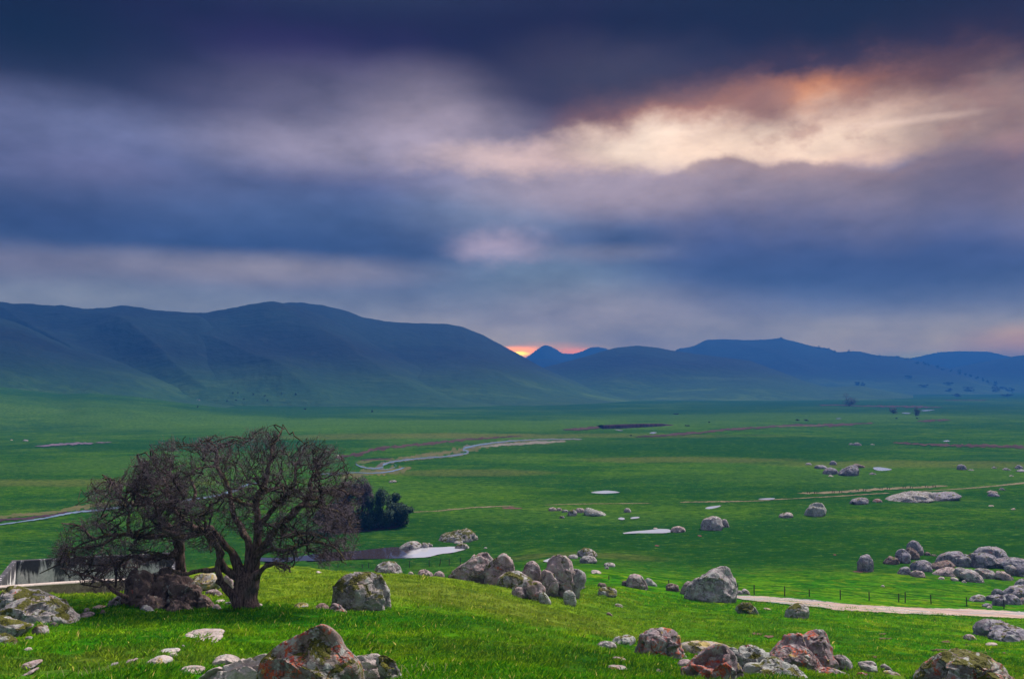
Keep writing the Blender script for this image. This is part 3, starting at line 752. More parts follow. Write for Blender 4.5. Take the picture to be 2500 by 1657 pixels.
for lb, m_, pt, dd, kw in (
    ('shadowed back rock closing the hollow of the cave outcrop', 'd', [(480, 1400), (560, 950), (800, 860), (1100, 900), (1200, 1150), (1300, 1400), (900, 1440)], 42.2, {}),
    ('left pillar rock of the dark cave outcrop', 'd', [(300, 1390), (320, 1150), (340, 960), (420, 860), (600, 850), (740, 900), (760, 1030), (715, 1190), (610, 1260), (560, 1400), (430, 1420)], 40.6, {}),
    ('top rock bridging the hollow of the cave outcrop', 'd', [(690, 1060), (720, 920), (850, 820), (1000, 805), (1080, 850), (1130, 960), (1060, 1050), (880, 1090), (780, 1070)], 40.9, {}),
    ('large egg-faced rock on the right of the cave outcrop', 'd', [(1010, 1400), (1000, 1200), (960, 1040), (1040, 900), (1180, 910), (1320, 990), (1400, 1130), (1450, 1270), (1400, 1390), (1200, 1430)], 40.4, {}),
    ('sloping rock flank at the right foot of the cave outcrop', 'd', [(1380, 1440), (1400, 1170), (1480, 1215), (1560, 1270), (1640, 1370), (1715, 1450), (1560, 1460)], 40.3, {}),
    ('arched red-brown ledge rock below the hollow', 'd', [(540, 1380), (540, 1280), (620, 1215), (760, 1215), (880, 1280), (935, 1370), (900, 1440), (640, 1440)], 39.8, {}),
    ('rounded brown rock at the foot of the egg-faced rock', 'd', [(900, 1460), (960, 1370), (1040, 1290), (1120, 1280), (1220, 1350), (1310, 1420), (1180, 1470)], 39.6, {}),
    ('pointed purple-grey stone in front of the cave ledge', 'b', [(500, 1480), (560, 1390), (625, 1335), (680, 1390), (770, 1440), (740, 1480), (620, 1495)], 39.0, {}),
    ('pale smooth boulder leaning on the left side of the cave outcrop', 'g', [(60, 1400), (100, 1300), (180, 1230), (250, 1200), (310, 1165), (335, 1270), (310, 1390), (180, 1410)], 41.0, {}),
    ('small grey stone in the grass before the left pillar rock', 'b', [(295, 1485), (330, 1430), (380, 1430), (400, 1470), (360, 1495)], 39.2, {}),
    ('pale split stone at the far right foot of the cave outcrop', 'p', [(1585, 1440), (1600, 1340), (1660, 1318), (1705, 1380), (1725, 1455), (1640, 1460)], 39.9, {}),
    ('grey stone half hidden behind the foot of the oak trunk', 'b', [(1755, 1390), (1770, 1320), (1830, 1285), (1900, 1275), (1920, 1390)], 41.5, {})):
    rock(lb, m_, 'F4', pt, d=dd, group=G3, cuts=11, rough=1.6, **kw)
G4 = 'pale rocks behind the oak trunk'
slab('broad cream slab lying behind the oak, left of the trunk', 'y', 'F4', [(1280, 960), (1330, 915), (1450, 885), (1600, 872), (1690, 960), (1700, 1000), (1500, 1008), (1340, 1015)], d=50, group=G4)
rock('orange-brown edged block just left of the oak trunk', 'p', 'F4', [(1735, 900), (1800, 895), (1885, 950), (1885, 1080), (1800, 1040), (1745, 990)], d=49, group=G4)
rock('pair-like lumpy pale rock between the cave outcrop and the oak', 'p', 'F4', [(1490, 1190), (1515, 1130), (1570, 1112), (1650, 1122), (1700, 1170), (1740, 1200), (1620, 1215)], group=G4)
slab('thin white slab in the grass left of the trunk foot', 'w', 'F4', [(1585, 1298), (1660, 1270), (1740, 1262), (1785, 1280), (1700, 1305)], group=G4)
slab('white flat stone at the right foot of the oak trunk', 'w', 'T2', [(870, 1450), (900, 1430), (940, 1448), (900, 1470)], group=G4)
slab('low pale stone with a mossy right end between oak and big boulder', 'y', 'T2', [(1300, 1470), (1340, 1430), (1420, 1425), (1495, 1455), (1480, 1475), (1380, 1485)], group=G4)
slab('white flake stone in the grass beyond the oak, right of the trunk', 'w', 'T2', [(1560, 1055), (1600, 1045), (1650, 1062), (1620, 1072)], group=G4)
G5 = 'boulders on the knoll right of the oak'
rock('large rounded boulder with a green moss panel right of the oak', 'm', 'B', [(872, 1110), (870, 1060), (890, 1010), (940, 970), (1000, 960), (1070, 955), (1110, 955), (1150, 1000), (1180, 1060), (1205, 1140), (1205, 1195), (1140, 1190), (1080, 1185), (990, 1170), (930, 1150)], d=42, cuts=8, group=G5)
stone('dark cap of twiggy moss stone behind the large rounded boulder', 'd', 'B', [(900, 1010), (905, 970), (950, 948), (995, 952), (990, 1000)], d=43.2, group=G5)
rock('low dark red-brown rock left of the large rounded boulder', 'd', 'B', [(700, 1185), (740, 1160), (800, 1122), (840, 1145), (850, 1190), (780, 1200)], d=41, group=G5)
rock('orange-brown tilted rock leaning against the large rounded boulder', 'r', 'B', [(840, 1160), (860, 1120), (900, 1135), (950, 1175), (965, 1208), (900, 1210), (850, 1195)], d=40.6, group=G5)
rock('pale dome boulder on the brow in front of the fence posts', 'g', 'B', [(1098, 932), (1130, 900), (1180, 882), (1230, 890), (1262, 925), (1272, 958), (1180, 955)], d=67, group=G5)
stone('low pinkish stone on the brow, left of two by the posts', 'p', 'C', [(62, 690), (75, 665), (115, 652), (165, 660), (200, 685), (180, 702), (100, 702)], d=66, group=G5)
stone('small humped stone on the brow between low stone and slanted rock', 'p', 'C', [(185, 712), (210, 680), (250, 662), (282, 680), (295, 712), (240, 722)], d=66, group=G5)
stone('tiny white stone on the brow right of the pale dome boulder', 'w', 'C', [(-12, 690), (-8, 672), (12, 664), (32, 682), (28, 702), (0, 702)], d=66, group=G5)
G6 = 'pink granite boulders on the middle brow'
rock('long pink slanted slab-boulder rising to a point on the brow', 'p', 'C', [(288, 742), (330, 690), (400, 640), (470, 590), (540, 540), (600, 510), (635, 500), (665, 520), (690, 560), (720, 640), (730, 765), (600, 765), (420, 758)], d=66, group=G6, depth=.45)
rock('pink pyramid boulder leaning against the long slanted one', 'p', 'C', [(625, 650), (660, 600), (720, 555), (780, 520), (810, 513), (835, 545), (860, 590), (876, 660), (860, 720), (810, 768), (690, 768), (640, 720)], d=65, group=G6)
rock('mossy-fronted rounded boulder below the pink pyramid', 'm', 'C', [(732, 802), (738, 750), (780, 700), (840, 670), (900, 668), (980, 705), (1025, 735), (1020, 785), (960, 808), (850, 815)], d=63, group=G6)
rock('small peaked dark pink boulder behind the mossy-fronted one', 'p', 'C', [(905, 690), (960, 630), (1000, 580), (1030, 570), (1070, 600), (1102, 660), (1095, 715), (1040, 728), (960, 715)], d=67, group=G6)
rock('big knobbly cracked boulder in the middle of the brow', 'p', 'C', [(1148, 680), (1160, 600), (1200, 555), (1270, 543), (1330, 558), (1360, 605), (1378, 660), (1385, 740), (1370, 790), (1310, 810), (1255, 795), (1240, 730), (1190, 700)], d=66, group=G6, cuts=11, rough=1.4)
rock('rough boulder against the right side of the knobbly one', 'g', 'C', [(1350, 760), (1355, 640), (1400, 632), (1442, 650), (1476, 700), (1462, 742), (1425, 745), (1400, 790), (1370, 795)], d=66.5, group=G6, rough=1.4)
rock('reddish blocky rock left of the knobbly boulder', 'p', 'C', [(1098, 742), (1102, 660), (1160, 652), (1215, 685), (1248, 720), (1240, 755), (1150, 760)], d=65.4, group=G6)
rock('upright rounded rock with pale lichen below the mossy-fronted one', 'p', 'C', [(950, 790), (965, 750), (1030, 736), (1090, 755), (1132, 800), (1128, 850), (1085, 882), (1020, 884), (985, 840)], d=60, group=G6)
rock('low smooth pink rock left of the upright rounded rock', 'p', 'C', [(852, 850), (868, 810), (920, 797), (975, 815), (990, 848), (930, 856)], d=60, group=G6)
rock('dark speckled rock at the lower right of the upright rounded rock', 'n', 'C', [(1083, 890), (1092, 840), (1140, 845), (1192, 905), (1170, 915), (1100, 912)], d=59, group=G6)
rock('small squat reddish boulder below the knobbly boulder', 'n', 'C', [(1296, 885), (1292, 840), (1330, 820), (1380, 838), (1395, 890), (1350, 906)], d=61, group=G6)
rock('mossy cone rock behind the knobbly boulder', 'm', 'C', [(1393, 548), (1410, 500), (1460, 466), (1520, 485), (1582, 518), (1550, 540), (1480, 552)], group=G6)
rock('round grey boulder in front of the mossy cone rock', 'g', 'C', [(1422, 592), (1440, 552), (1490, 530), (1540, 538), (1578, 582), (1520, 602), (1450, 602)], group=G6)
slab('low flat rock left of the mossy cone rock', 'g', 'C', [(1318, 548), (1350, 527), (1400, 528), (1418, 550), (1370, 562)], group=G6)
slab('pale flat rock group topped stone right of the round grey boulder', 'g', 'D', [(273, 500), (300, 478), (360, 473), (400, 490), (380, 512), (320, 514)], group=G6)
stone('tiny stone under the pale flat rock', 'g', 'D', [(288, 524), (318, 508), (338, 525), (312, 535)], group=G6)
slab('thin pale slab nearest the knobbly boulder on its right', 'w', 'D', [(148, 562), (180, 543), (240, 550), (280, 574), (220, 579)], group=G6)
stone('small dark stone on top of the brow above the mossy mound', 'd', 'D', [(222, 690), (245, 658), (300, 670), (315, 695), (270, 706)], group=G6)
rock('low rugged rock covered in moss on the slope', 'm', 'D', [(230, 785), (242, 725), (290, 698), (350, 698), (412, 750), (395, 795), (290, 800)], rough=1.8, group=G6)
slab('thin grey sliver in the grass below the rugged mossy rock', 'g', 'D', [(368, 876), (420, 860), (488, 884), (430, 892)], group=G6)
stone('small dark stone left of the grey sliver, lower on the slope', 'd', 'D', [(305, 950), (335, 936), (382, 970), (340, 975)], group=G6)
G7 = 'boulders on the slope above the dirt road'
rock('rounded brown-pink boulder alone on the brow left of the giant boulder', 'p', 'D', [(495, 695), (498, 640), (532, 590), (580, 576), (630, 600), (680, 655), (704, 712), (640, 722), (560, 710)], group=G7)
stone('small dark stone left of the brown-pink boulder', 'd', 'D', [(450, 675), (468, 640), (505, 645), (525, 690), (490, 695)], group=G7)
rock('rugged wedge rock right of the brown-pink boulder', 'n', 'D', [(665, 660), (690, 610), (730, 628), (785, 672), (780, 696), (700, 696)], group=G7)
rock('dark splintered rock just left of the giant boulder', 'd', 'D', [(870, 722), (878, 675), (940, 670), (990, 695), (1004, 745), (940, 735)], rough=1.8, group=G7)
rock('giant leaning grey boulder with an overhang above the dirt road', 'g', 'D', [(1078, 765), (1100, 700), (1160, 640), (1220, 580), (1300, 535), (1380, 505), (1440, 501), (1480, 528), (1510, 600), (1532, 680), (1524, 760), (1500, 845), (1440, 856), (1380, 862), (1300, 840), (1200, 820), (1130, 795)], cuts=12, group=G7)
rock('smooth rounded rock tucked against the left of the giant boulder', 'p', 'D', [(1008, 730), (1050, 660), (1090, 644), (1125, 668), (1130, 740), (1080, 780), (1015, 772)], group=G7)
rock('mossy hump-backed boulder below the giant boulder', 'm', 'D', [(1522, 925), (1550, 870), (1600, 843), (1660, 853), (1712, 900), (1760, 958), (1680, 966), (1600, 948)], group=G7)
rock('solitary egg-shaped boulder with a mossy top before the road', 'm', 'D', [(1982, 980), (2018, 930), (2060, 880), (2120, 851), (2180, 863), (2207, 910), (2212, 970), (2160, 998), (2060, 1008)], group=G7)
stone('small grey stone on the near side of the fence by the giant boulder', 'g', 'D', [(1522, 770), (1540, 733), (1580, 738), (1592, 770), (1560, 775)], group=G7)
stone('small pointed brown stone next to the fence by the giant boulder', 'p', 'D', [(1578, 745), (1610, 716), (1650, 742), (1664, 775), (1610, 772)], group=G7)
slab('small yellow-green stone in the grass between the two road boulders', 'y', 'D', [(1770, 910), (1810, 898), (1870, 908), (1840, 920)], group=G7)
G8 = 'lichen-covered rocks in the right foreground'
rock('low grey rock at the left of the foreground pair in the grass', 'g', 'D', [(218, 1290), (228, 1230), (290, 1210), (350, 1218), (402, 1242), (408, 1282), (300, 1292)], group=G8)
rock('pale lichened rock behind the low grey one in the foreground', 'n', 'D', [(345, 1230), (400, 1180), (500, 1156), (560, 1164), (588, 1200), (545, 1232), (420, 1245)], group=G8)
rock('angular block with red lichen band and a vertical crack', 'r', 'D', [(566, 1355), (588, 1300), (628, 1250), (650, 1160), (700, 1120), (790, 1108), (830, 1094), (870, 1086), (950, 1118), (992, 1140), (1012, 1200), (1004, 1260), (1055, 1330), (1045, 1378), (960, 1385), (850, 1372), (750, 1378), (650, 1372)], cuts=12, group=G8)
slab('thin pinkish slab in shaded grass left of the angular block', 'p', 'D', [(340, 1372), (400, 1358), (470, 1372), (525, 1396), (440, 1402)], group=G8)
slab('lower pinkish slab left of the angular block', 'p', 'D', [(295, 1458), (380, 1445), (480, 1455), (530, 1470), (480, 1486), (360, 1478)], group=G8)
slab('small tan slab below the angular block', 'p', 'D', [(760, 1494), (800, 1472), (852, 1492), (820, 1500)], group=G8)
slab('flat dull red stone between angular block and purple boulder', 'p', 'D', [(970, 1440), (1000, 1395), (1060, 1382), (1115, 1395), (1090, 1432), (1030, 1450)], group=G8)
slab('yellow-lichened flat rock behind the purple boulder', 'y', 'F2', [(265, 330), (330, 300), (560, 290), (700, 318), (800, 350), (760, 430), (430, 450), (320, 410)], group=G8)
rock('large purple-grey cracked boulder cut by the bottom edge', 'r', 'F2', [(265, 700), (300, 610), (380, 520), (460, 440), (560, 370), (640, 342), (720, 338), (790, 390), (850, 450), (880, 520), (900, 600), (925, 690), (930, 830), (260, 830)], d=24.5, cuts=12, group=G8)
rock('thin tilted rock plate on the shoulder of the purple boulder', 'n', 'F2', [(725, 405), (738, 350), (860, 336), (885, 370), (850, 425), (780, 430)], d=28, group=G8)
rock('rugged moss-fringed chunk perched between the two bottom boulders', 'n', 'F2', [(835, 450), (858, 370), (930, 325), (1020, 310), (1068, 340), (1112, 375), (1182, 398), (1190, 480), (1130, 530), (1020, 520), (900, 500)], d=27, cuts=12, rough=1.5, group=G8)
rock('pale green lichened boulder sloping right at the bottom edge', 'n', 'F2', [(955, 640), (968, 540), (1030, 520), (1130, 530), (1190, 460), (1260, 448), (1340, 478), (1450, 540), (1560, 620), (1640, 690), (1720, 840), (950, 840)], d=25.5, group=G8)
rock('tall boulder with a vivid red lichen streak behind the bottom boulders', 'r', 'F2', [(1225, 430), (1260, 370), (1340, 290), (1400, 225), (1500, 200), (1600, 180), (1680, 154), (1750, 154), (1790, 190), (1830, 290), (1842, 380), (1836, 440), (1800, 520), (1650, 560), (1400, 500)], d=33.5, cuts=8, group=G8)
rock('red-spotted slab leaning on the front of the red-streaked boulder', 'r', 'F2', [(1185, 445), (1300, 370), (1420, 325), (1500, 328), (1600, 368), (1680, 430), (1725, 500), (1755, 548), (1680, 580), (1590, 600), (1500, 560), (1400, 520), (1300, 480)], group=G8)
stone('reddish wedge stone between red-streaked boulder and grey block', 'r', 'F2', [(1780, 530), (1800, 470), (1835, 430), (1875, 455), (1898, 545), (1850, 565)], group=G8)
rock('grey square-topped block right of the red-streaked boulder', 'g', 'F2', [(1865, 550), (1856, 440), (1900, 420), (2000, 428), (2050, 475), (2064, 565), (1980, 590), (1900, 580)], group=G8)
rock('low red and grey rock in front of the grey square block', 'r', 'F2', [(1685, 610), (1750, 548), (1850, 562), (1960, 598), (2050, 640), (2120, 690), (2000, 730), (1800, 720), (1720, 670)], group=G8)
slab('small flat-topped grey rock in dry grass right of the square block', 'g', 'F2', [(2115, 505), (2200, 490), (2322, 496), (2316, 545), (2285, 600), (2200, 590)], group=G8)
stone('small red stone with a yellow mossy top at the bottom edge', 'r', 'E', [(735, 1570), (752, 1508), (800, 1500), (850, 1528), (886, 1570), (880, 1640), (735, 1640)], d=31, group=G8)
stone('grey lump behind the mossy flat stone at the bottom edge', 'g', 'E', [(960, 1465), (968, 1430), (1012, 1426), (1062, 1465), (1078, 1500), (1000, 1500)], group=G8)
slab('long flat stone with a yellow mossy edge at the bottom edge', 'y', 'E', [(980, 1500), (1060, 1488), (1130, 1518), (1205, 1568), (1240, 1620), (1080, 1620)], group=G8)
rock('huge dark dome boulder with grey lichen and moss at the bottom right', 'c', 'E', [(1335, 1580), (1400, 1490), (1500, 1380), (1540, 1340), (1620, 1328), (1750, 1317), (1870, 1324), (1960, 1368), (2060, 1448), (2120, 1500), (2185, 1570), (2230, 1760), (1300, 1760)], d=27, cuts=11, group=G8)
G9 = 'rocks at the right edge below the road'
rock('large smooth bluish boulder with a split front at the right edge', 'b', 'E', [(1882, 1190), (1888, 1100), (1920, 1038), (1980, 1008), (2080, 1018), (2200, 1058), (2312, 1098), (2420, 1140), (2420, 1215), (2250, 1210), (2160, 1210), (2080, 1215), (1980, 1200)], d=66, cuts=11, group=G9)
rock('low lumpy rocks block in front of the smooth bluish boulder', 'b', 'E', [(2010, 1210), (2020, 1150), (2080, 1120), (2180, 1130), (2300, 1110), (2420, 1130), (2420, 1225), (2200, 1218)], d=63.5, rough=1.7, group=G9)
stone('low pale stone left of the smooth bluish boulder', 'p', 'E', [(1732, 1190), (1760, 1158), (1810, 1146), (1868, 1178), (1845, 1204), (1770, 1204)], group=G9)
slab('long white flat stone below the smooth bluish boulder', 'w', 'E', [(1940, 1258), (1990, 1232), (2078, 1228), (2050, 1248), (2000, 1258)], group=G9)
stone('pebble-like stone left of the long white flat stone', 'p', 'E', [(1752, 1250), (1775, 1232), (1798, 1246), (1780, 1254)], group=G9)
G10 = 'boulders of the right outcrop beyond the road'
rock('solitary upright brick-like boulder left of the right outcrop', 'b', 'E', [(755, 555), (748, 470), (790, 405), (835, 388), (875, 425), (892, 500), (884, 550), (820, 566)], group=G10, cuts=11)
E_ = lambda lb, pt, m_='b', **k: rock(lb, m_, 'E', pt, group=G10, **k)
E_('rounded top boulder of the small stack left of the outcrop', [(1212, 350), (1228, 280), (1270, 254), (1320, 273), (1362, 330), (1368, 395), (1320, 412), (1240, 400)])
E_('pale ball-shaped boulder in the small stack', [(1106, 425), (1108, 370), (1150, 344), (1205, 350), (1248, 400), (1248, 455), (1200, 486), (1140, 478)])
E_('dark mossy rock wedged between ball and top boulder', [(1190, 360), (1230, 323), (1290, 348), (1325, 400), (1318, 445), (1250, 450), (1225, 395)], 'd')
E_('low dark blocks rock at the left foot of the small stack', [(1002, 485), (1008, 445), (1060, 412), (1110, 428), (1155, 484), (1080, 495)], 'd', rough=1.6)
E_('small round dark rock right of the small stack', [(1375, 402), (1385, 375), (1412, 372), (1432, 390), (1425, 408)], 'd')
E_('low reddish-dark stone behind the left end of the outcrop', [(1430, 415), (1445, 396), (1480, 395), (1500, 415)], 'd')
E_('pointed wedge block at the left tip of the right outcrop', [(1116, 575), (1158, 530), (1210, 505), (1242, 528), (1238, 580), (1180, 590)])
E_('square brown block behind the pointed wedge of the outcrop', [(1236, 550), (1258, 490), (1310, 458), (1400, 447), (1445, 478), (1436, 535), (1380, 562), (1290, 560)], cuts=12)
E_('pair of pale cobbles block below the square brown block', [(1252, 604), (1250, 558), (1300, 545), (1372, 562), (1385, 600), (1310, 614)], 'p')
E_('dark jumbled rocks block in the left middle of the outcrop', [(1436, 540), (1456, 500), (1520, 478), (1600, 458), (1650, 478), (1640, 520), (1520, 548)], 'd', rough=1.7)
E_('large slanting rock forming the upper left shoulder of the outcrop', [(1476, 480), (1530, 408), (1600, 383), (1722, 365), (1740, 410), (1700, 480), (1560, 510)])
E_('brown squared boulder in the centre of the outcrop', [(1638, 470), (1650, 425), (1705, 398), (1796, 392), (1806, 505), (1720, 518)], 'b')
E_('broad bluish boulder right of the centre of the outcrop', [(1802, 515), (1796, 390), (1900, 378), (2000, 396), (2046, 430), (2036, 485), (1980, 518), (1880, 532)], cuts=11)
E_('highest layered rock crowning the right outcrop', [(1856, 395), (1920, 333), (2020, 320), (2092, 338), (2165, 402), (2160, 440), (2040, 450), (1920, 420)])
E_('long low rock running to the right edge from the outcrop', [(2026, 530), (2038, 450), (2130, 433), (2230, 428), (2312, 446), (2420, 470), (2420, 550), (2200, 552)])
E_('pale ribbed slab at the lower left of the outcrop', [(1436, 606), (1470, 572), (1560, 528), (1620, 512), (1680, 538), (1670, 592), (1560, 600)], 'p')
E_('long pale rounded slab in front of the outcrop', [(1662, 590), (1678, 516), (1760, 528), (1860, 558), (1924, 610), (1914, 655), (1820, 662), (1740, 620)], 'g', cuts=8)
E_('pale triangular slab right of the long rounded slab', [(1845, 560), (1870, 530), (1950, 533), (2045, 560), (2012, 630), (1930, 625)], 'g')
E_('detached pale oval slab at the right foot of the outcrop', [(2040, 600), (2070, 548), (2130, 558), (2216, 610), (2180, 644), (2080, 644)], 'p')
E_('tilted pale block above the detached oval slab', [(2135, 540), (2150, 505), (2200, 492), (2245, 520), (2268, 595), (2190, 600)], 'g')
E_('cracked grey block at the right edge next to the tilted block', [(2240, 560), (2250, 515), (2295, 502), (2360, 530), (2360, 610), (2280, 610)], 'b')
for lb, pt in (('white pebble-sized stone left of three in front of the outcrop', [(1500, 628), (1528, 604), (1565, 614), (1545, 634)]),
               ('middle white stone of three in front of the outcrop', [(1618, 628), (1640, 608), (1690, 622), (1690, 645), (1650, 648)]),
               ('right white stone of three in front of the outcrop', [(1720, 658), (1750, 633), (1774, 658), (1750, 664)]),
               ('lone white stone in the grass between outcrop and fence', [(962, 702), (980, 680), (1000, 690), (990, 703)])):
    stone(lb, 'w', 'E', pt, group=G10)
G11 = 'boulders at the right edge above the road'
def Q_(lb, pt, m_='b', **k): return rock(lb, m_, 'E', pt, group=G11, **k)
Q_('rounded back boulder at the very right edge above the road', [(2215, 720), (2250, 650), (2312, 622), (2420, 640), (2420, 730), (2300, 730)])
Q_('dark knob boulder behind the low tongue-shaped rock', [(2008, 770), (2028, 720), (2062, 716), (2114, 748), (2100, 800), (2010, 806)])
Q_('grey tongue-shaped rock pointing left above the road', [(1782, 844), (1840, 795), (1900, 775), (1952, 788), (1950, 820), (1860, 838)], 'g')
Q_('small bright and grey rock right of the tongue-shaped one', [(1952, 835), (1968, 790), (2020, 780), (2105, 770), (2080, 825), (2010, 838)])
Q_('wide sloping grey slab-boulder at the right edge', [(2112, 790), (2130, 755), (2200, 708), (2312, 683), (2420, 700), (2420, 810), (2290, 812)])
Q_('striped curved boulder in front of the sloping slab-boulder', [(2005, 870), (2040, 820), (2110, 772), (2140, 800), (2140, 865), (2060, 886)], 'b')
Q_('blocky banded boulder right of the striped one', [(2110, 860), (2118, 800), (2150, 768), (2200, 766), (2244, 798), (2290, 840), (2240, 870), (2140, 874)], 'b', cuts=12)
Q_('boulder cut by the right edge beside the banded one', [(2270, 850), (2290, 805), (2340, 800), (2400, 820), (2400, 870), (2310, 870)], 'g')
Q_('low oval dark rock below the striped boulder', [(1912, 884), (1935, 862), (1975, 854), (2010, 866), (1995, 892)], 'b')
stone('small pale stone right below the low oval dark rock', 'w', 'E', [(1955, 900), (1985, 878), (2014, 896), (1990, 904)], group=G11)
G12 = 'rocks around the pond'
rock('largest low grey rock rising from the pond, left', 'g', 'M5', [(442, 1046), (490, 1010), (570, 986), (630, 992), (652, 1012), (625, 1058), (560, 1068), (500, 1062)], group=G12)
rock('middle mossy rock at the pond edge beside the largest', 'm', 'M5', [(622, 1050), (645, 1003), (690, 993), (718, 1018), (704, 1056), (660, 1060)], group=G12)
stone('small right-hand rock of the three in the pond', 'g', 'M5', [(698, 1035), (712, 996), (752, 1018), (745, 1040)], group=G12)
rock('long whale-backed boulder with a mossy top above the pond', 'm', 'M5', [(798, 980), (850, 920), (930, 905), (1000, 895), (1060, 881), (1110, 903), (1158, 962), (1090, 982), (990, 992), (900, 1000), (840, 992)], group=G12)
slab('flat pale slab at the foot of the whale-backed boulder', 'g', 'M5', [(920, 1004), (960, 982), (1010, 980), (1032, 996), (990, 1008)], group=G12)
rock('rounded boulder at the right shore of the pond', 'm', 'M5', [(942, 1056), (958, 1020), (1000, 1002), (1050, 1013), (1090, 1048), (1020, 1068), (960, 1068)], group=G12)
stone('tiny stone in the grass right of the pond', 'g', 'M5', [(1200, 1048), (1215, 1036), (1238, 1042), (1225, 1052)], group=G12)
G13 = 'row of rocks in the middle meadow'
for lb, pt, m_ in (('leftmost round rock of the row in the middle meadow', [(150, 776), (162, 748), (200, 738), (230, 755), (228, 780)], 'p'),
    ('second rock of the meadow row, touching the leftmost', [(230, 774), (240, 746), (275, 748), (290, 770), (260, 778)], 'p'),
    ('flat third rock of the meadow row', [(278, 780), (300, 760), (342, 768), (340, 790)], 'g'),
    ('mossy speckled fourth rock of the meadow row', [(338, 806), (348, 770), (400, 763), (434, 795), (405, 828), (360, 824)], 'm'),
    ('fifth rock of the meadow row, left of the longest', [(412, 782), (428, 749), (475, 748), (505, 770), (492, 795), (440, 796)], 'p'),
    ('longest speckled boulder tapering right in the meadow row', [(500, 795), (503, 755), (545, 741), (600, 763), (680, 788), (730, 817), (700, 832), (600, 828), (540, 820)], 'n'),
    ('little stone in front of the meadow row', [(252, 845), (272, 820), (308, 828), (304, 850)], 'm'),
    ('small solitary rock right of the meadow row', [(874, 776), (903, 743), (936, 758), (958, 792), (915, 794)], 'g'),
    ('half-dome boulder at the right end of the long puddle', [(1322, 978), (1348, 940), (1410, 919), (1460, 933), (1485, 968), (1420, 986), (1370, 988)], 'p'),
    ('big three-lobed boulder alone in the middle meadow', [(1622, 962), (1628, 890), (1653, 848), (1690, 840), (1740, 829), (1790, 843), (1832, 880), (1844, 935), (1780, 962), (1700, 970)], 'g'),
    ('narrow slab standing against the right of the three-lobed boulder', [(1812, 930), (1822, 860), (1845, 848), (1872, 863), (1898, 930), (1850, 936)], 'g'),
    ('flat stone on the far rim of the long puddle', [(1155, 948), (1170, 938), (1210, 940), (1200, 950)], 'w')):
    rock(lb, m_, 'M6', pt, group=G13)
G14 = 'rocks in the far right meadow'
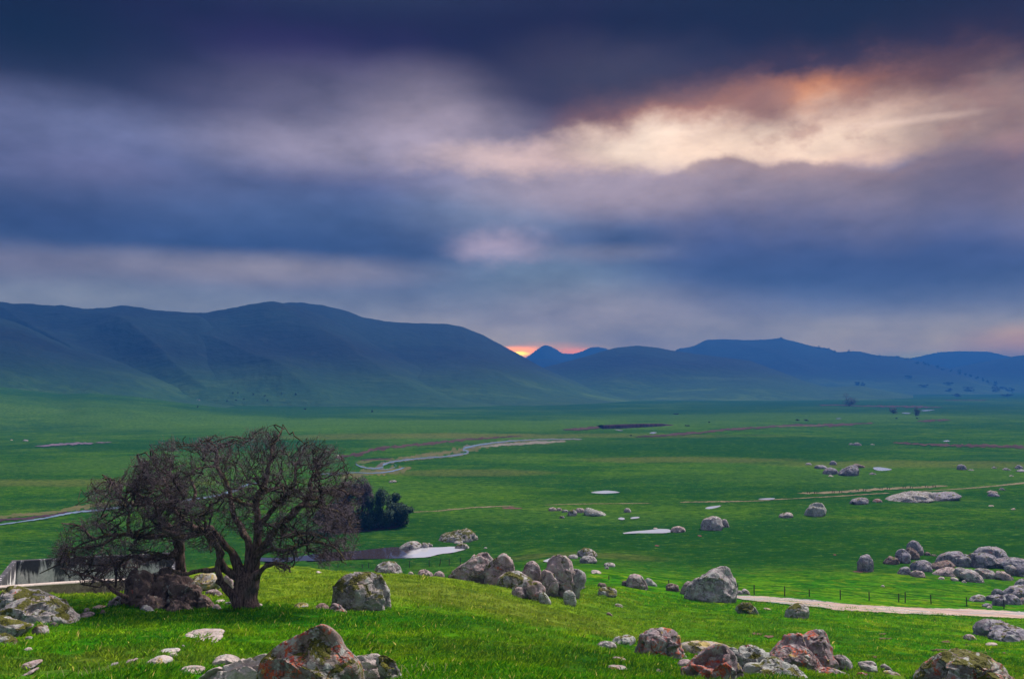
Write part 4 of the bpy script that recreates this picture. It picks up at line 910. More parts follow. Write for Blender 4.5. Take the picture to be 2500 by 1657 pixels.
for lb, pt, m_ in (('dome boulder with pale lichen below the ranch track', [(252, 706), (268, 660), (310, 600), (360, 574), (420, 579), (457, 620), (461, 662), (445, 696), (350, 718), (280, 714)], 'n'),
    ('low flat boulder left of the lichened dome', [(-4, 722), (18, 690), (80, 671), (130, 679), (150, 703), (60, 728)], 'g'),
    ('low humped grey rock left of the whale-shaped slab', [(676, 600), (718, 550), (790, 529), (850, 534), (884, 562), (840, 582), (740, 588)], 'b'),
    ('small rock with orange lichen between hump and long slab', [(896, 574), (938, 540), (982, 545), (1004, 576)], 'r'),
    ('long whale-shaped slab with a dark red upper edge', [(1020, 580), (1060, 540), (1150, 504), (1280, 478), (1420, 474), (1510, 480), (1500, 525), (1390, 566), (1180, 576)], 'g'),
    ('right half of the long slab ending in a point', [(1380, 566), (1420, 530), (1500, 490), (1600, 478), (1700, 473), (1765, 528), (1690, 530), (1600, 540), (1500, 566)], 'b'),
    ('left low rock of the far cluster by the white puddle', [(336, 246), (368, 217), (430, 216), (484, 240), (462, 256)], 'b'),
    ('layered round rock in the middle of the far cluster', [(426, 306), (446, 260), (500, 238), (562, 255), (584, 292), (545, 310)], 'b'),
    ('largest dark rock of the far cluster', [(576, 316), (598, 270), (660, 240), (720, 213), (762, 235), (779, 292), (742, 324), (640, 326)], 'b'),
    ('rough rock trailing right from the largest of the far cluster', [(702, 228), (750, 202), (800, 213), (850, 236), (800, 246)], 'd'),
    ('lone pointed rock behind the far cluster', [(492, 216), (503, 180), (530, 172), (552, 190), (576, 218)], 'b'),
    ('little rock left of the far cluster', [(252, 216), (270, 200), (300, 193), (330, 213)], 'b'),
    ('small rock below the white puddle', [(866, 308), (905, 286), (954, 304), (910, 310)], 'b'),
    ('white flat stone in front of the far cluster', [(472, 326), (500, 311), (538, 324), (510, 329)], 'w'),
    ('dark tooth-shaped rock standing alone in the far meadow', [(1726, 266), (1730, 215), (1760, 205), (1792, 223), (1824, 266)], 'b'),
    ('flat plate at the foot of the tooth-shaped rock', [(1820, 268), (1850, 256), (1890, 264), (1860, 270)], 'b'),
    ('small rock first of the far right group', [(2046, 250), (2078, 229), (2114, 248)], 'b'),
    ('low rock second of the far right group', [(2146, 268), (2190, 241), (2256, 266)], 'b'),
    ('round rock at the back of the far right group', [(2270, 250), (2308, 214), (2352, 233), (2346, 256)], 'b'),
    ('wide flat rock of the far right group at the image edge', [(2270, 280), (2340, 257), (2410, 275), (2380, 285)], 'b'),
    ('tiny stone below the far right group', [(2215, 325), (2245, 311), (2272, 324)], 'g'),
    ('small dome rock by the track near the right edge', [(2120, 460), (2148, 431), (2194, 458)], 'b'),
    ('dark pinkish rock in front of the small dome rock', [(2016, 520), (2038, 485), (2100, 488), (2136, 514), (2070, 522)], 'b'),
    ('long flat reddish rock between dome rock and track', [(1996, 486), (2038, 462), (2124, 470), (2080, 490)], 'p'),
    ('left white stone on the bare dark patch near the right edge', [(2016, 614), (2040, 602), (2080, 604), (2060, 616)], 'w'),
    ('right white stone on the bare dark patch near the right edge', [(2236, 646), (2262, 630), (2284, 634), (2270, 648)], 'w'),
    ('left one of two bluish rocks far up the meadow', [(674, 24), (690, 6), (715, 6), (722, 24)], 'b'),
    ('right and bigger one of two bluish rocks far up the meadow', [(714, 28), (735, 4), (765, 0), (795, 14), (804, 30)], 'b'),
    ('little flat rock right of the two bluish rocks', [(880, 23), (905, 11), (940, 21)], 'b')):
    rock(lb, m_, 'M7', pt, group=G14)
rock('small speckled rock beyond the dark bushes near the creek', 'g', 'M5', [(352, 466), (375, 446), (425, 444), (440, 455), (400, 466)])
# ------------------------------------------------------------------ strips laid on the ground
def wpt(px, py, z=None):
    p = at(px, py); return p
def ribbon(name, win, pts, mat, width=None, wpx=None, off=.05, jag=.15, step=None):
    """pts: (x, y, half height in source pixels) along the strip"""
    raw = [(x, y, h) for x, y, h in pts]
    ox, oy, s = WIN[win]
    P_ = [(ox + x / s, oy + y / s, h / s * (.55 if name == 'creek' else 1)) for x, y, h in raw]
    L = [0]
    for a, b in zip(P_, P_[1:]): L.append(L[-1] + math.hypot(b[0] - a[0], b[1] - a[1]))
    n = max(int(L[-1] / 2.0), 24)
    tt = np.linspace(0, L[-1], n)
    x, y, h = (np.interp(tt, L, [p[i] for p in P_]) for i in range(3))
    k = np.ones(5) / 5
    for a in (x, y): a[2:-2] = np.convolve(a, k, 'same')[2:-2]
    sd_ = hash_(name, pts)
    V = []; m = 7
    for i in range(n):
        e = min(1, i / 4, (n - 1 - i) / 4)
        j0 = 1 + jag * float(pn(tt[i] * .09, sd_, 1)) * 2 + jag * float(pn(tt[i] * .4, sd_, 2)); j1 = 1 + jag * float(pn(tt[i] * .09, sd_, 5)) * 2 + jag * float(pn(tt[i] * .4, sd_, 8))
        A, Bq = at(x[i], y[i] - h[i] * j0 * e), at(x[i], y[i] + h[i] * j1 * e)
        for q in range(m):
            f = q / (m - 1); V.append((A.x + (Bq.x - A.x) * f, A.y + (Bq.y - A.y) * f))
    V = np.array(V); zz = hgt(V[:, 0], V[:, 1]) + off
    o = mesh_obj(name, np.column_stack([V, zz]), grid_faces(n, m), mat)
    ee = np.abs(np.tile(np.linspace(-1, 1, m), n)); en = np.repeat(np.clip(1 - np.minimum(np.arange(n), n - 1 - np.arange(n)) / max(n * .08, 3), 0, 1), m)
    o.data.attributes.new('edge', 'FLOAT', 'POINT').data.foreach_set('value', np.maximum(ee, en).astype(np.float32))
    return tag(o, kind='structure')
def hash_(name, pts): return (sum(ord(c) for c in name) + int(abs(pts[0][0]) + abs(pts[-1][1]))) % 97 + .5
def simple(name, a, b, sc=1., rough=.9, spec=.2, bmp=.3, stretch=(1, 1, 1), grassy=None):
    m, t, out = new_mat(name)
    p = t.new('ShaderNodeNewGeometry').outputs['Position']
    p = t.scale(p, stretch)
    n = t.noise(p, sc, 5, .65, .4); n2 = t.noise(p, sc * 7, 3, .6)
    c = t.mix(t.rng(n, .35, .65), a, b); c = t.mix(t.rng(n2, .4, .7, 0, .4), c, tuple(x * .5 for x in a))
    if grassy is not None:
        e = t.new('ShaderNodeAttribute', attribute_name='edge').outputs['Fac']
        g1 = t.noise(p, sc * 1.3, 6, .72, .5)
        k = t.rng(t.math('ADD', e, t.math('MULTIPLY', t.math('SUBTRACT', g1, .5), 3.2)), 1.0 - grassy, 1.35 - grassy)
        c = t.mix(k, c, grass_colour(t)[0])
    principled(t, out, c, rough, spec, bump(t, n2, bmp, .05)); return m
m_dirt = simple('red_dirt', (.085, .048, .044), (.135, .078, .066), .22, spec=0, grassy=.30)
m_far_dirt = simple('far_red_dirt', (.045, .030, .030), (.085, .055, .05), .12, spec=0, grassy=.15)
m_track = simple('sandy_track', (.11, .10, .06), (.20, .17, .115), .25, spec=0, grassy=.12)
m_gravel = simple('creek_gravel', (.13, .12, .11), (.20, .18, .16), .15, spec=0, grassy=.3)
m_bank_shade = simple('dark_soil_and_shade', (.035, .022, .035), (.065, .04, .05), .2, spec=0)  # creek bank soil, also the painted shade under the thicket
m_tan = simple('dry_creek_grass', (.070, .085, .032), (.115, .10, .05), .12, spec=0, grassy=.35)
m_lav = simple('purple_flower_field', (.10, .085, .13), (.15, .115, .15), .12, spec=0, grassy=.3)
# pools carry the reflected pale sky in their body colour
def water_mat(name, body, rough=.08):
    m, t, out = new_mat(name)
    p = t.new('ShaderNodeNewGeometry').outputs['Position']
    n = t.noise(p, 1.6, 3, .6)
    b = principled(t, out, body, rough, .8, bump(t, n, .04, .05)); return m
m_water = water_mat('sky_pale_water', (.38, .39, .43))
m_creek = water_mat('creek_water', (.20, .27, .34), .12)
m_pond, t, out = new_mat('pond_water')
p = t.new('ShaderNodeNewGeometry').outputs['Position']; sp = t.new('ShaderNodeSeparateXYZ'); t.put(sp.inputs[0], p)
k = t.rng(t.math('ADD', sp.outputs[0], t.math('MULTIPLY', t.noise(p, .25, 3, .5), 6)), -17.5, -15.5)      # bright reflected sky painted into the eastern end
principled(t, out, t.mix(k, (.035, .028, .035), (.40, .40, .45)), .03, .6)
first = True
for i, (nm, wp, lvl) in enumerate(pool_geo):
    me = bpy.data.meshes.new(nm)
    pts2 = []
    for k in range(len(wp)):                      # soften the traced corners
        a, b = wp[k], wp[(k + 1) % len(wp)]
        pts2 += [(a[0] * .8 + b[0] * .2, a[1] * .8 + b[1] * .2), (a[0] * .2 + b[0] * .8, a[1] * .2 + b[1] * .8)]
    me.from_pydata([(x, y, lvl + .01) for x, y in pts2], [], [list(range(len(pts2)))])
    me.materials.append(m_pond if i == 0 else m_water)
    o = bpy.data.objects.new(nm, me); COL.objects.link(o); tag(o, kind='structure')
# creek with its banks
m_mud = simple('wet_creek_mud', (.05, .045, .04), (.09, .08, .07), .2, spec=.2, grassy=.35)
ribbon('muddy_bank', 'M5', [(2090, 81, 5), (1950, 80, 6), (1700, 84, 7), (1450, 97, 8), (1300, 112, 11), (1180, 130, 14), (1110, 142, 16), (1040, 158, 18), (1010, 178, 13), (1080, 190, 12), (1060, 205, 13), (960, 225, 12), (820, 240, 11), (640, 252, 11), (500, 268, 12), (380, 286, 13), (300, 312, 18), (230, 345, 12), (150, 335, 12), (90, 318, 13)], m_mud, off=.14, jag=.5)
ribbon('dirt_bank', 'M5', [(-120, 250, 12), (0, 225, 14), (100, 215, 18), (200, 178, 14), (400, 148, 13), (650, 128, 11), (900, 98, 10), (1150, 78, 9), (1400, 60, 7), (1560, 47, 3)], m_far_dirt, off=.12, jag=.5)
ribbon('creek_bed', 'M5', [(60, 290, 12), (250, 265, 10), (420, 262, 14), (650, 225, 16), (900, 200, 28), (1050, 170, 30), (1300, 120, 18), (1600, 110, 16), (1800, 108, 10), (1950, 100, 4)], m_tan, off=.06, jag=.5)
ribbon('creek_bed', 'B', [(900, 400, 20), (1050, 365, 24), (1250, 352, 22), (1330, 340, 10)], m_tan, off=.05, jag=.4)
ribbon('gravel_bar', 'M5', [(1150, 150, 5), (1350, 130, 12), (1600, 116, 13), (1820, 104, 10), (1950, 96, 3)], m_gravel, off=.10, jag=.4)
ribbon('dark_bank', 'M5', [(100, 268, 3), (250, 258, 6), (400, 255, 3)], m_bank_shade, off=.12)
ribbon('creek', 'M5', [(2090, 81, 2), (1950, 80, 2.5), (1700, 84, 3), (1450, 97, 4.5), (1300, 112, 7), (1180, 130, 10), (1110, 142, 12), (1040, 158, 14), (1010, 178, 9), (1080, 190, 7), (1060, 205, 8), (960, 225, 8), (820, 240, 6), (640, 252, 6), (500, 268, 7), (380, 286, 9), (300, 312, 14), (320, 330, 12), (230, 345, 7), (150, 335, 8), (90, 318, 9), (60, 300, 8), (75, 284, 4)], m_creek, off=.18, jag=.25)
ribbon('creek', 'M5', [(520, 328, 3), (470, 345, 9), (400, 365, 12), (300, 380, 7), (180, 384, 5), (60, 378, 5), (-60, 384, 5), (-180, 388, 6), (-300, 400, 8)], m_creek, off=.17, jag=.3)
ribbon('creek', 'M5', [(400, 298, 3), (440, 320, 3), (350, 352, 3), (240, 346, 4)], m_creek, off=.15, jag=.3)
ribbon('creek', 'B', [(430, 428, 4), (370, 436, 10), (330, 458, 22), (300, 470, 16), (200, 500, 8), (60, 522, 6), (-60, 535, 7), (-200, 545, 8), (-330, 560, 10), (-470, 585, 9), (-640, 600, 8), (-800, 632, 7), (-950, 655, 6), (-1150, 680, 6), (-1400, 710, 6)], m_creek, off=.15, jag=.3)
ribbon('dark_bank', 'A', [(-100, 655, 5), (0, 645, 6), (150, 635, 6), (300, 615, 6), (420, 600, 6), (560, 585, 4)], m_bank_shade, off=.12, jag=.4)
ribbon('dirt_bank', 'A', [(-100, 645, 8), (60, 620, 12), (200, 608, 12), (350, 598, 10), (420, 575, 16), (560, 555, 16), (700, 545, 12), (850, 530, 8)], m_tan, off=.07, jag=.4)
ribbon('dark_bank', 'H3', [(580, 910, 3), (680, 907, 9), (800, 900, 12), (900, 893, 12)], m_far_dirt, off=.3, jag=.3)
ribbon('flower_field', 'T1', [(-80, 345, 6), (60, 335, 12), (250, 318, 14), (450, 308, 14), (580, 310, 12), (640, 308, 5)], m_lav, off=.3, jag=.3)
ribbon('flower_field', 'T1', [(640, 300, 5), (750, 298, 7), (860, 296, 4)], m_lav, off=.3, jag=.4)
for w_, pt in (('H3', [(1180, 968, 3), (1400, 960, 6), (1560, 945, 10), (1700, 935, 9), (1900, 915, 9), (2100, 898, 8), (2366, 882, 7)]),
               ('H4', [(-40, 968, 5), (150, 948, 9), (400, 940, 9), (600, 940, 12), (750, 935, 11), (900, 926, 7), (1040, 920, 3)]),
               ('H4', [(1410, 905, 3), (1500, 900, 9), (1620, 895, 9), (1720, 893, 2)]),
               ('H4', [(540, 762, 3), (700, 758, 4), (900, 768, 4), (1100, 770, 7), (1300, 772, 7), (1500, 778, 7), (1650, 782, 2)]),
               ('H4', [(1650, 716, 2), (1800, 718, 3), (2050, 718, 2)]),
               ('M7', [(1100, 5, 8), (1400, 20, 10), (1700, 32, 14), (2000, 35, 14), (2366, 45, 16), (2700, 50, 16)])):
    ribbon('dirt_patch', w_, pt, m_far_dirt, off=.25, jag=.5)
ribbon('dirt_patch', 'H4', [(150, 953, 1.5), (400, 948, 2), (600, 940, 2)], m_track, off=.32, jag=.4)
# the cut bank of the wash: an upright earth face
def cutbank():
    n = 80; V = []
    for i in range(n):
        f = i / (n - 1)
        x = 885 + (1500 - 885) * f; yt = np.interp(x, [885, 1050, 1250, 1400, 1500], [872, 864, 858, 858, 868]); yb = np.interp(x, [885, 920, 1100, 1250, 1400, 1500], [876, 902, 897, 888, 880, 872])
        b = at(*P('H3', [(x, yb)])[0]); hgt_ = (yb - yt) / 3.38 * b.y / F
        j = .5 * float(pn(i * .7, 3))
        V += [(b.x, b.y + j, b.z - .5), (b.x, b.y + j + .6, b.z + hgt_ * .6), (b.x, b.y + j + 1.2, b.z + hgt_), (b.x, b.y + j + 14, b.z + hgt_ * .8), (b.x, b.y + j + 40, b.z - .5)]
    o = mesh_obj('cut_bank', V, grid_faces(n, 5), m_bank_shade); o.data.materials.append(m_ground)
    for k, p_ in enumerate(o.data.polygons): p_.material_index = 0 if (k % 4) < 2 else 1
    tag(o, kind='structure')
cutbank()
# roads and tracks
m_road, t, out = new_mat('wet_dirt_road')
p = t.new('ShaderNodeNewGeometry').outputs['Position']
n1 = t.noise(t.scale(p, (.35, 1.6, 1)), .5, 5, .6, .6); n2 = t.noise(p, 4, 4, .65)
c = t.mix(t.rng(n1, .35, .65), (.25, .165, .14), (.40, .29, .24))
c = t.mix(t.rng(n2, .4, .7, 0, .4), c, (.22, .15, .12))
wet = t.rng(t.noise(t.scale(p, (.2, 1.3, 1), (3, 1, 0)), .55, 4, .5, .5), .50, .55)
c = t.mix(wet, c, (.52, .47, .46))
e = t.new('ShaderNodeAttribute', attribute_name='edge').outputs['Fac']
c = t.mix(t.rng(t.math('ADD', e, t.math('MULTIPLY', t.math('SUBTRACT', t.noise(p, .9, 5, .7), .5), .9)), .80, .98), c, grass_colour(t)[0])
principled(t, out, c, t.rng(wet, 0, 1, .85, .12), .3, bump(t, n2, .3, .05))
ribbon('dirt_road', 'D', [(1380, 770, 8), (1500, 795, 12), (1600, 806, 20), (1750, 818, 27), (1950, 834, 30), (2120, 848, 33), (2312, 866, 35), (2500, 893, 35), (2650, 903, 32), (2850, 913, 32), (3050, 925, 32), (3300, 935, 32), (3700, 945, 34), (4238, 970, 34), (4700, 990, 34), (5300, 1015, 34), (6400, 1062, 34), (7800, 1120, 34)], m_road, off=.07, jag=.07)
ribbon('ranch_track', 'M7', [(180, 488, 4), (300, 490, 7), (480, 484, 9), (700, 470, 11), (900, 456, 11), (1100, 444, 11), (1300, 434, 9), (1480, 426, 9), (1600, 420, 5), (1640, 420, 2)], m_track, off=.08, jag=.3)
ribbon('ranch_track', 'M7', [(-200, 560, 2), (0, 549, 3), (300, 532, 3), (600, 516, 3.5), (900, 496, 4), (1080, 487, 4)], m_track, off=.07, jag=.4)
ribbon('ranch_track', 'M7', [(1180, 480, 2), (1500, 462, 2.5), (1700, 450, 4), (1900, 436, 5), (2150, 412, 6), (2366, 390, 7), (2700, 360, 8)], m_track, off=.07, jag=.2)
ribbon('ranch_track', 'M5', [(530, 730, 2), (800, 718, 3), (900, 706, 5), (1100, 688, 5), (1300, 678, 5), (1500, 672, 2)], m_track, off=.06, jag=.4)
ribbon('ranch_track', 'M5', [(1740, 665, 2), (1950, 658, 3), (2200, 653, 2.5), (2700, 650, 2)], m_track, off=.06, jag=.4)
ribbon('ranch_track', 'M6', [(1400, 694, 3), (1650, 689, 5), (1900, 686, 5), (2050, 684, 3), (2300, 676, 2)], m_track, off=.06, jag=.4)
ribbon('dirt_patch', 'M5', [(1350, 692, 6), (1450, 692, 9), (1555, 694, 4)], m_dirt, off=.07, jag=.4)
for (w_, x, y, a, b) in (('F7', 330, 578, 70, 14), ('F7', 365, 645, 110, 18), ('F7', 1250, 695, 90, 24), ('F7', 1145, 808, 140, 16), ('F7', 1830, 845, 110, 22), ('F7', 2085, 850, 30, 12), ('F7', 210, 912, 40, 18),
                         ('F2', 1070, 205, 70, 12), ('F2', 1190, 235, 60, 14), ('D', 1140, 1030, 24, 10), ('D', 2010, 90, 0, 0), ('E', 530, 402, 18, 8), ('M6', 1200, 1112, 26, 10), ('M6', 1610, 1018, 24, 8), ('E', 780, 560, 90, 10)):
    if a: ribbon('dirt_patch', w_, [(x - a, y, b * .2), (x - a * .5, y - b * .2, b * .8), (x, y, b), (x + a * .5, y + b * .1, b * .8), (x + a, y, b * .2)], m_dirt, off=.05, jag=.4)

# ------------------------------------------------------------------ water tank on the left
m_conc, t, out = new_mat('stained_concrete')
p = t.new('ShaderNodeNewGeometry').outputs['Position']
sp = t.new('ShaderNodeSeparateXYZ'); t.put(sp.inputs[0], p)
n1 = t.noise(t.scale(p, (1, 1, .25)), 1.3, 5, .7, .5); n2 = t.noise(p, 5, 4, .6)
c = t.mix(t.rng(n2, .35, .65), (.56, .54, .58), (.74, .70, .73))
topd = t.rng(sp.outputs[2], -14.2, -12.95)
k = t.math('ADD', n1, t.math('MULTIPLY', topd, .20))
c = t.mix(t.math('MULTIPLY', t.rng(k, .53, .64), .95), c, (.022, .022, .032))
principled(t, out, c, .85, .25, bump(t, n2, .3, .04))
m_rubble = simple('rubble_wall', (.20, .14, .12), (.42, .32, .28), 1.5)
m_cap = simple('concrete_cap', (.42, .35, .32), (.52, .44, .40), 1.5)
tank = empty('water_tank', (-33, 56, -13.3)); tag(tank, 'long open concrete water tank with black-stained inner walls behind the oak', 'water tank')
def block(name, a, b, th, z0, z1, mat, parent):
    a = np.array(a, float); b = np.array(b, float); d_ = (b - a) / np.linalg.norm(b - a); n_ = np.array((-d_[1], d_[0])) * th / 2
    L = np.linalg.norm(b - a); k = int(L / .35) + 2; V = []
    for i in range(k):
        c = a + (b - a) * i / (k - 1)
        w1 = .025 * float(pn(i * .31, z1)); top = z1 + .03 * float(pn(i * .2, 4.4, z1))
        for s_, z in ((-1, z0), (-1, top - .05), (-.8, top), (.8, top), (1, top - .05), (1, z0)):
            q = c + n_ * s_ * (1 + w1); V.append((q[0], q[1], z))
    Fc = [tuple(x) for x in grid_faces(k, 6)]
    me = bpy.data.meshes.new(name); me.from_pydata([tuple(v) for v in V], [], Fc + [(0, 1, 2, 3, 4, 5), tuple(range(k * 6 - 1, k * 6 - 7, -1))])
    me.materials.append(mat); o = bpy.data.objects.new(name, me); COL.objects.link(o)
    o.parent = parent; o.matrix_parent_inverse = parent.matrix_world.inverted() if False else o.matrix_parent_inverse
    o.location = tuple(-x for x in parent.location)
    return o
RZ = -12.77
A_n, B_n = (-37.2, 51.0), (-22.6, 54.9); A_f, B_f = (-37.1 - 2.6, 58.9), (-25.0, 62.9)
L_n = (-35.6, 51.4)
block('far_wall', (-35.95, 59.9), B_f, .30, RZ - 2.4, RZ, m_conc, tank)
block('side_wall', (-36.0, 60.05), (-32.45, 52.0), .34, RZ - 2.4, RZ + .012, m_conc, tank)
block('side_wall', (-25.0, 62.9), (-22.7, 54.9), .34, RZ - 2.4, RZ + .012, m_conc, tank)
block('near_wall', (-32.6, 52.05), (-22.6, 54.9), .40, RZ - 2.2, RZ - .02, m_rubble, tank)
block('cap', (-32.7, 52.03), (-22.5, 54.93), .52, RZ - .025, RZ + .055, m_cap, tank)
fl = mesh_obj('floor', [(-35.9, 60, RZ - 1.9), (-25, 62.9, RZ - 1.9), (-22.6, 54.9, RZ - 1.9), (-32.5, 52, RZ - 1.9)], [(0, 1, 2, 3)], m_ground, tank); fl.location = tuple(-x for x in tank.location)

# ------------------------------------------------------------------ fence posts
m_post = simple('weathered_post', (.035, .028, .03), (.07, .055, .05), 4)
m_wire = simple('rusty_wire', (.05, .045, .045), (.08, .07, .07), 4)
def post_mesh(h, r):
    V = []; k = 8
    rs = np.random.default_rng(int(h * 1000))
    for z, q in ((-.3, 1.05), (0, 1.05), (h * .35, .98), (h * .7, 1.0), (h * .97, .95), (h, .7)):
        ox, oy = rs.normal(0, r * .12, 2)
        for i in range(k):
            a = i / k * 2 * math.pi; rr_ = r * q * (1 + .12 * math.sin(i * 2.3 + z))
            V.append((ox + rr_ * math.cos(a), oy + rr_ * math.sin(a), z))
    n = 6
    me = bpy.data.meshes.new('fence_post'); me.from_pydata(V, [], [tuple(x) for x in grid_faces(n, k, True)] + [tuple(range((n - 1) * k, n * k))])
    me.materials.append(m_post); return me
def fence(label, win, posts, group, wires=3, r=.06):
    root = None; tops = []
    pts_ = []
    for x, yt, yb, lean in posts:
        (sx, sy), (_, ty) = P(win, [(x, yb), (x, yt)])
        b = at(sx, sy); h = (sy - ty) * b.y / F; h = max(h, .4)
        pts_.append((b, h, lean))
    b0 = pts_[0][0]
    root = empty('wire_fence', tuple(b0)); tag(root, label, 'fence', group)
    for b, h, lean in pts_:
        o = bpy.data.objects.new('post', post_mesh(h, r)); COL.objects.link(o); o.parent = root
        o.location = b - b0; o.rotation_euler = (0, lean, rng.uniform(0, 6)); tops.append((b, h))
    if wires:
        for k in range(wires):
            V = []; Fc = []
            f = .35 + .6 * k / max(wires - 1, 1)
            for (p0, h0), (p1, h1) in zip(tops, tops[1:]):
                for i in range(9):
                    q = i / 8; c = p0.lerp(p1, q); z = c.z + (h0 * (1 - q) + h1 * q) * f - .04 * math.sin(q * math.pi)
                    b_ = len(V)
                    for a in range(3): V.append((c.x - b0.x, c.y - b0.y + .006 * math.cos(a * 2.09), z - b0.z + .006 * math.sin(a * 2.09)))
                    if i: Fc += [(b_ - 3 + a, b_ - 3 + (a + 1) % 3, b_ + (a + 1) % 3, b_ + a) for a in range(3)]
            mesh_obj('wire', V, Fc, m_wire, root)
    return root
fence('wire fence with dark posts along the dirt road right of the giant boulder', 'D', [(1545, 672, 720, 0), (1700, 683, 772, 0), (1988, 697, 790, .02), (2219, 727, 795, 0), (2511, 731, 822, 0), (2782, 750, 828, 0), (3062, 765, 845, 0), (3121, 752, 852, .03), (3365, 778, 862, -.06), (3700, 800, 885, 0), (4050, 820, 905, 0), (4500, 845, 930, 0)], 'wire fences')
fence('short wire fence with thin leaning posts above the brow by the pond', 'M5', [(-260, 1180, 1228, 0), (-90, 1180, 1225, 0), (125, 1190, 1224, 0), (182, 1178, 1222, 0), (545, 1162, 1222, 0), (720, 1158, 1215, 0), (812, 1142, 1205, -.2), (898, 1140, 1200, 0), (996, 1130, 1200, 0), (1150, 1125, 1190, 0)], 'wire fences')
fence('fence remnant of two lone dark posts on the brow', 'D', [(334, 598, 635, 0), (897, 636, 672, 0)], 'wire fences', 0)
fr = []
for gx, gy in ((300, 488), (540, 480), (770, 466), (1000, 450), (1222, 440), (1440, 430)):
    fr += [(gx - 20, gy - 18, gy, 0), (gx, gy - 14, gy + 2, .1), (gx + 50, gy - 18, gy, 0), (gx + 72, gy - 13, gy + 1, 0)]
fence('distant row of short dark posts in pairs beside the bright ranch track', 'M7', fr, 'wire fences', 0, .11)
# ------------------------------------------------------------------ the oaks
m_bark, t, out = new_mat('oak_bark')
tc = t.new('ShaderNodeTexCoord').outputs['Object']
nrm = t.new('ShaderNodeNewGeometry').outputs['Normal']; ns = t.new('ShaderNodeSeparateXYZ'); t.put(ns.inputs[0], nrm)
n1 = t.noise(t.scale(tc, (5, 5, 1.1)), 2.4, 5, .7, .5); n2 = t.noise(tc, .9, 4, .6)
c = t.mix(t.rng(n1, .36, .66), (.024, .015, .018), (.085, .056, .060))
c = t.mix(t.rng(n2, .5, .7, 0, .5), c, (.11, .10, .11))
g = t.math('ADD', t.noise(tc, 1.7, 4, .65), t.math('MULTIPLY', ns.outputs[2], .10))
c = t.mix(t.math('MULTIPLY', t.rng(g, .56, .66), .75), c, (.065, .06, .015))
principled(t, out, c, .95, .15, bump(t, n1, 1.0, .10))
m_twig, t, out = new_mat('oak_twigs')
p = t.new('ShaderNodeTexCoord').outputs['Object']
n1 = t.noise(p, 1.2, 4, .6); n2 = t.noise(p, 9, 2, .6)
c = t.mix(t.rng(n1, .38, .62), (.045, .032, .042), (.14, .11, .14))
c = t.mix(t.rng(n2, .5, .75, 0, .7), c, (.27, .23, .27))
principled(t, out, c, .9, .15)
m_trunk, t, out = new_mat('furrowed_trunk_bark')
tc = t.new('ShaderNodeTexCoord').outputs['Object']
nrm = t.new('ShaderNodeNewGeometry').outputs['Normal']; ns = t.new('ShaderNodeSeparateXYZ'); t.put(ns.inputs[0], nrm)
n1 = t.noise(t.scale(tc, (6, 6, .9)), 2.0, 6, .72, .4); n2 = t.noise(tc, .9, 4, .6)
c = t.mix(t.rng(n1, .38, .62), (.045, .028, .028), (.23, .155, .145))
c = t.mix(t.rng(n2, .5, .7, 0, .4), c, (.16, .14, .14))
hz2 = t.new('ShaderNodeSeparateXYZ'); t.put(hz2.inputs[0], tc)
g = t.math('ADD', t.noise(tc, 1.7, 4, .65), t.math('MULTIPLY', ns.outputs[2], .12))
c = t.mix(t.math('MULTIPLY', t.rng(g, .54, .66), t.rng(hz2.outputs[2], 1.2, 3.0, 0, .8)), c, (.075, .065, .015))
principled(t, out, c, .95, .1, bump(t, n1, 1.0, .14))
def frame(dv):
    a = np.where(np.abs(dv[..., 2:3]) < .9, np.array((0, 0, 1.)), np.array((1., 0, 0)))
    u = np.cross(dv, a); u /= np.linalg.norm(u, axis=-1, keepdims=True) + 1e-9
    return u, np.cross(dv, u)
def tubes(Pts, Rad, k):
    """Pts (n, m, 3), Rad (n, m) -> verts and quads"""
    n, m, _ = Pts.shape
    dv = np.gradient(Pts, axis=1); dv /= np.linalg.norm(dv, axis=-1, keepdims=True) + 1e-9
    mean = dv.mean(1, keepdims=True); mean = mean / (np.linalg.norm(mean, axis=-1, keepdims=True) + 1e-9)
    u, v = frame(mean); u = u - dv * (u * dv).sum(-1, keepdims=True); u /= np.linalg.norm(u, axis=-1, keepdims=True) + 1e-9
    v = np.cross(dv, u)
    a = np.arange(k) / k * 2 * math.pi
    V = Pts[:, :, None] + Rad[:, :, None, None] * (u[:, :, None] * np.cos(a)[None, None, :, None] + v[:, :, None] * np.sin(a)[None, None, :, None])
    idx = np.arange(n * m * k).reshape(n, m, k)
    A = idx[:, :-1]; Bq = idx[:, 1:]
    Fq = np.stack([A, np.roll(A, -1, 2), np.roll(Bq, -1, 2), Bq], -1).reshape(-1, 4)
    return V.reshape(-1, 3), Fq
def join(parts):
    V, Fq, o = [], [], 0
    for v, f in parts: V.append(v); Fq.append(f + o); o += len(v)
    return np.concatenate(V), np.concatenate(Fq)
def spline(p, n):
    p = np.array(p, float); L = np.r_[0, np.cumsum(np.linalg.norm(np.diff(p[:, :3], axis=0), axis=1))]
    q = np.vstack([2 * p[0] - p[1], p, 2 * p[-1] - p[-2]]); out = []
    for tt in np.linspace(0, L[-1], n):
        i = min(np.searchsorted(L, tt, 'right') - 1, len(p) - 2); f = (tt - L[i]) / (L[i + 1] - L[i] + 1e-9)
        a, b, c, d = q[i:i + 4]
        out.append(.5 * (2 * b + (c - a) * f + (2 * a - 5 * b + 4 * c - d) * f * f + (3 * b - a - 3 * c + d) * f ** 3))
    return np.array(out)
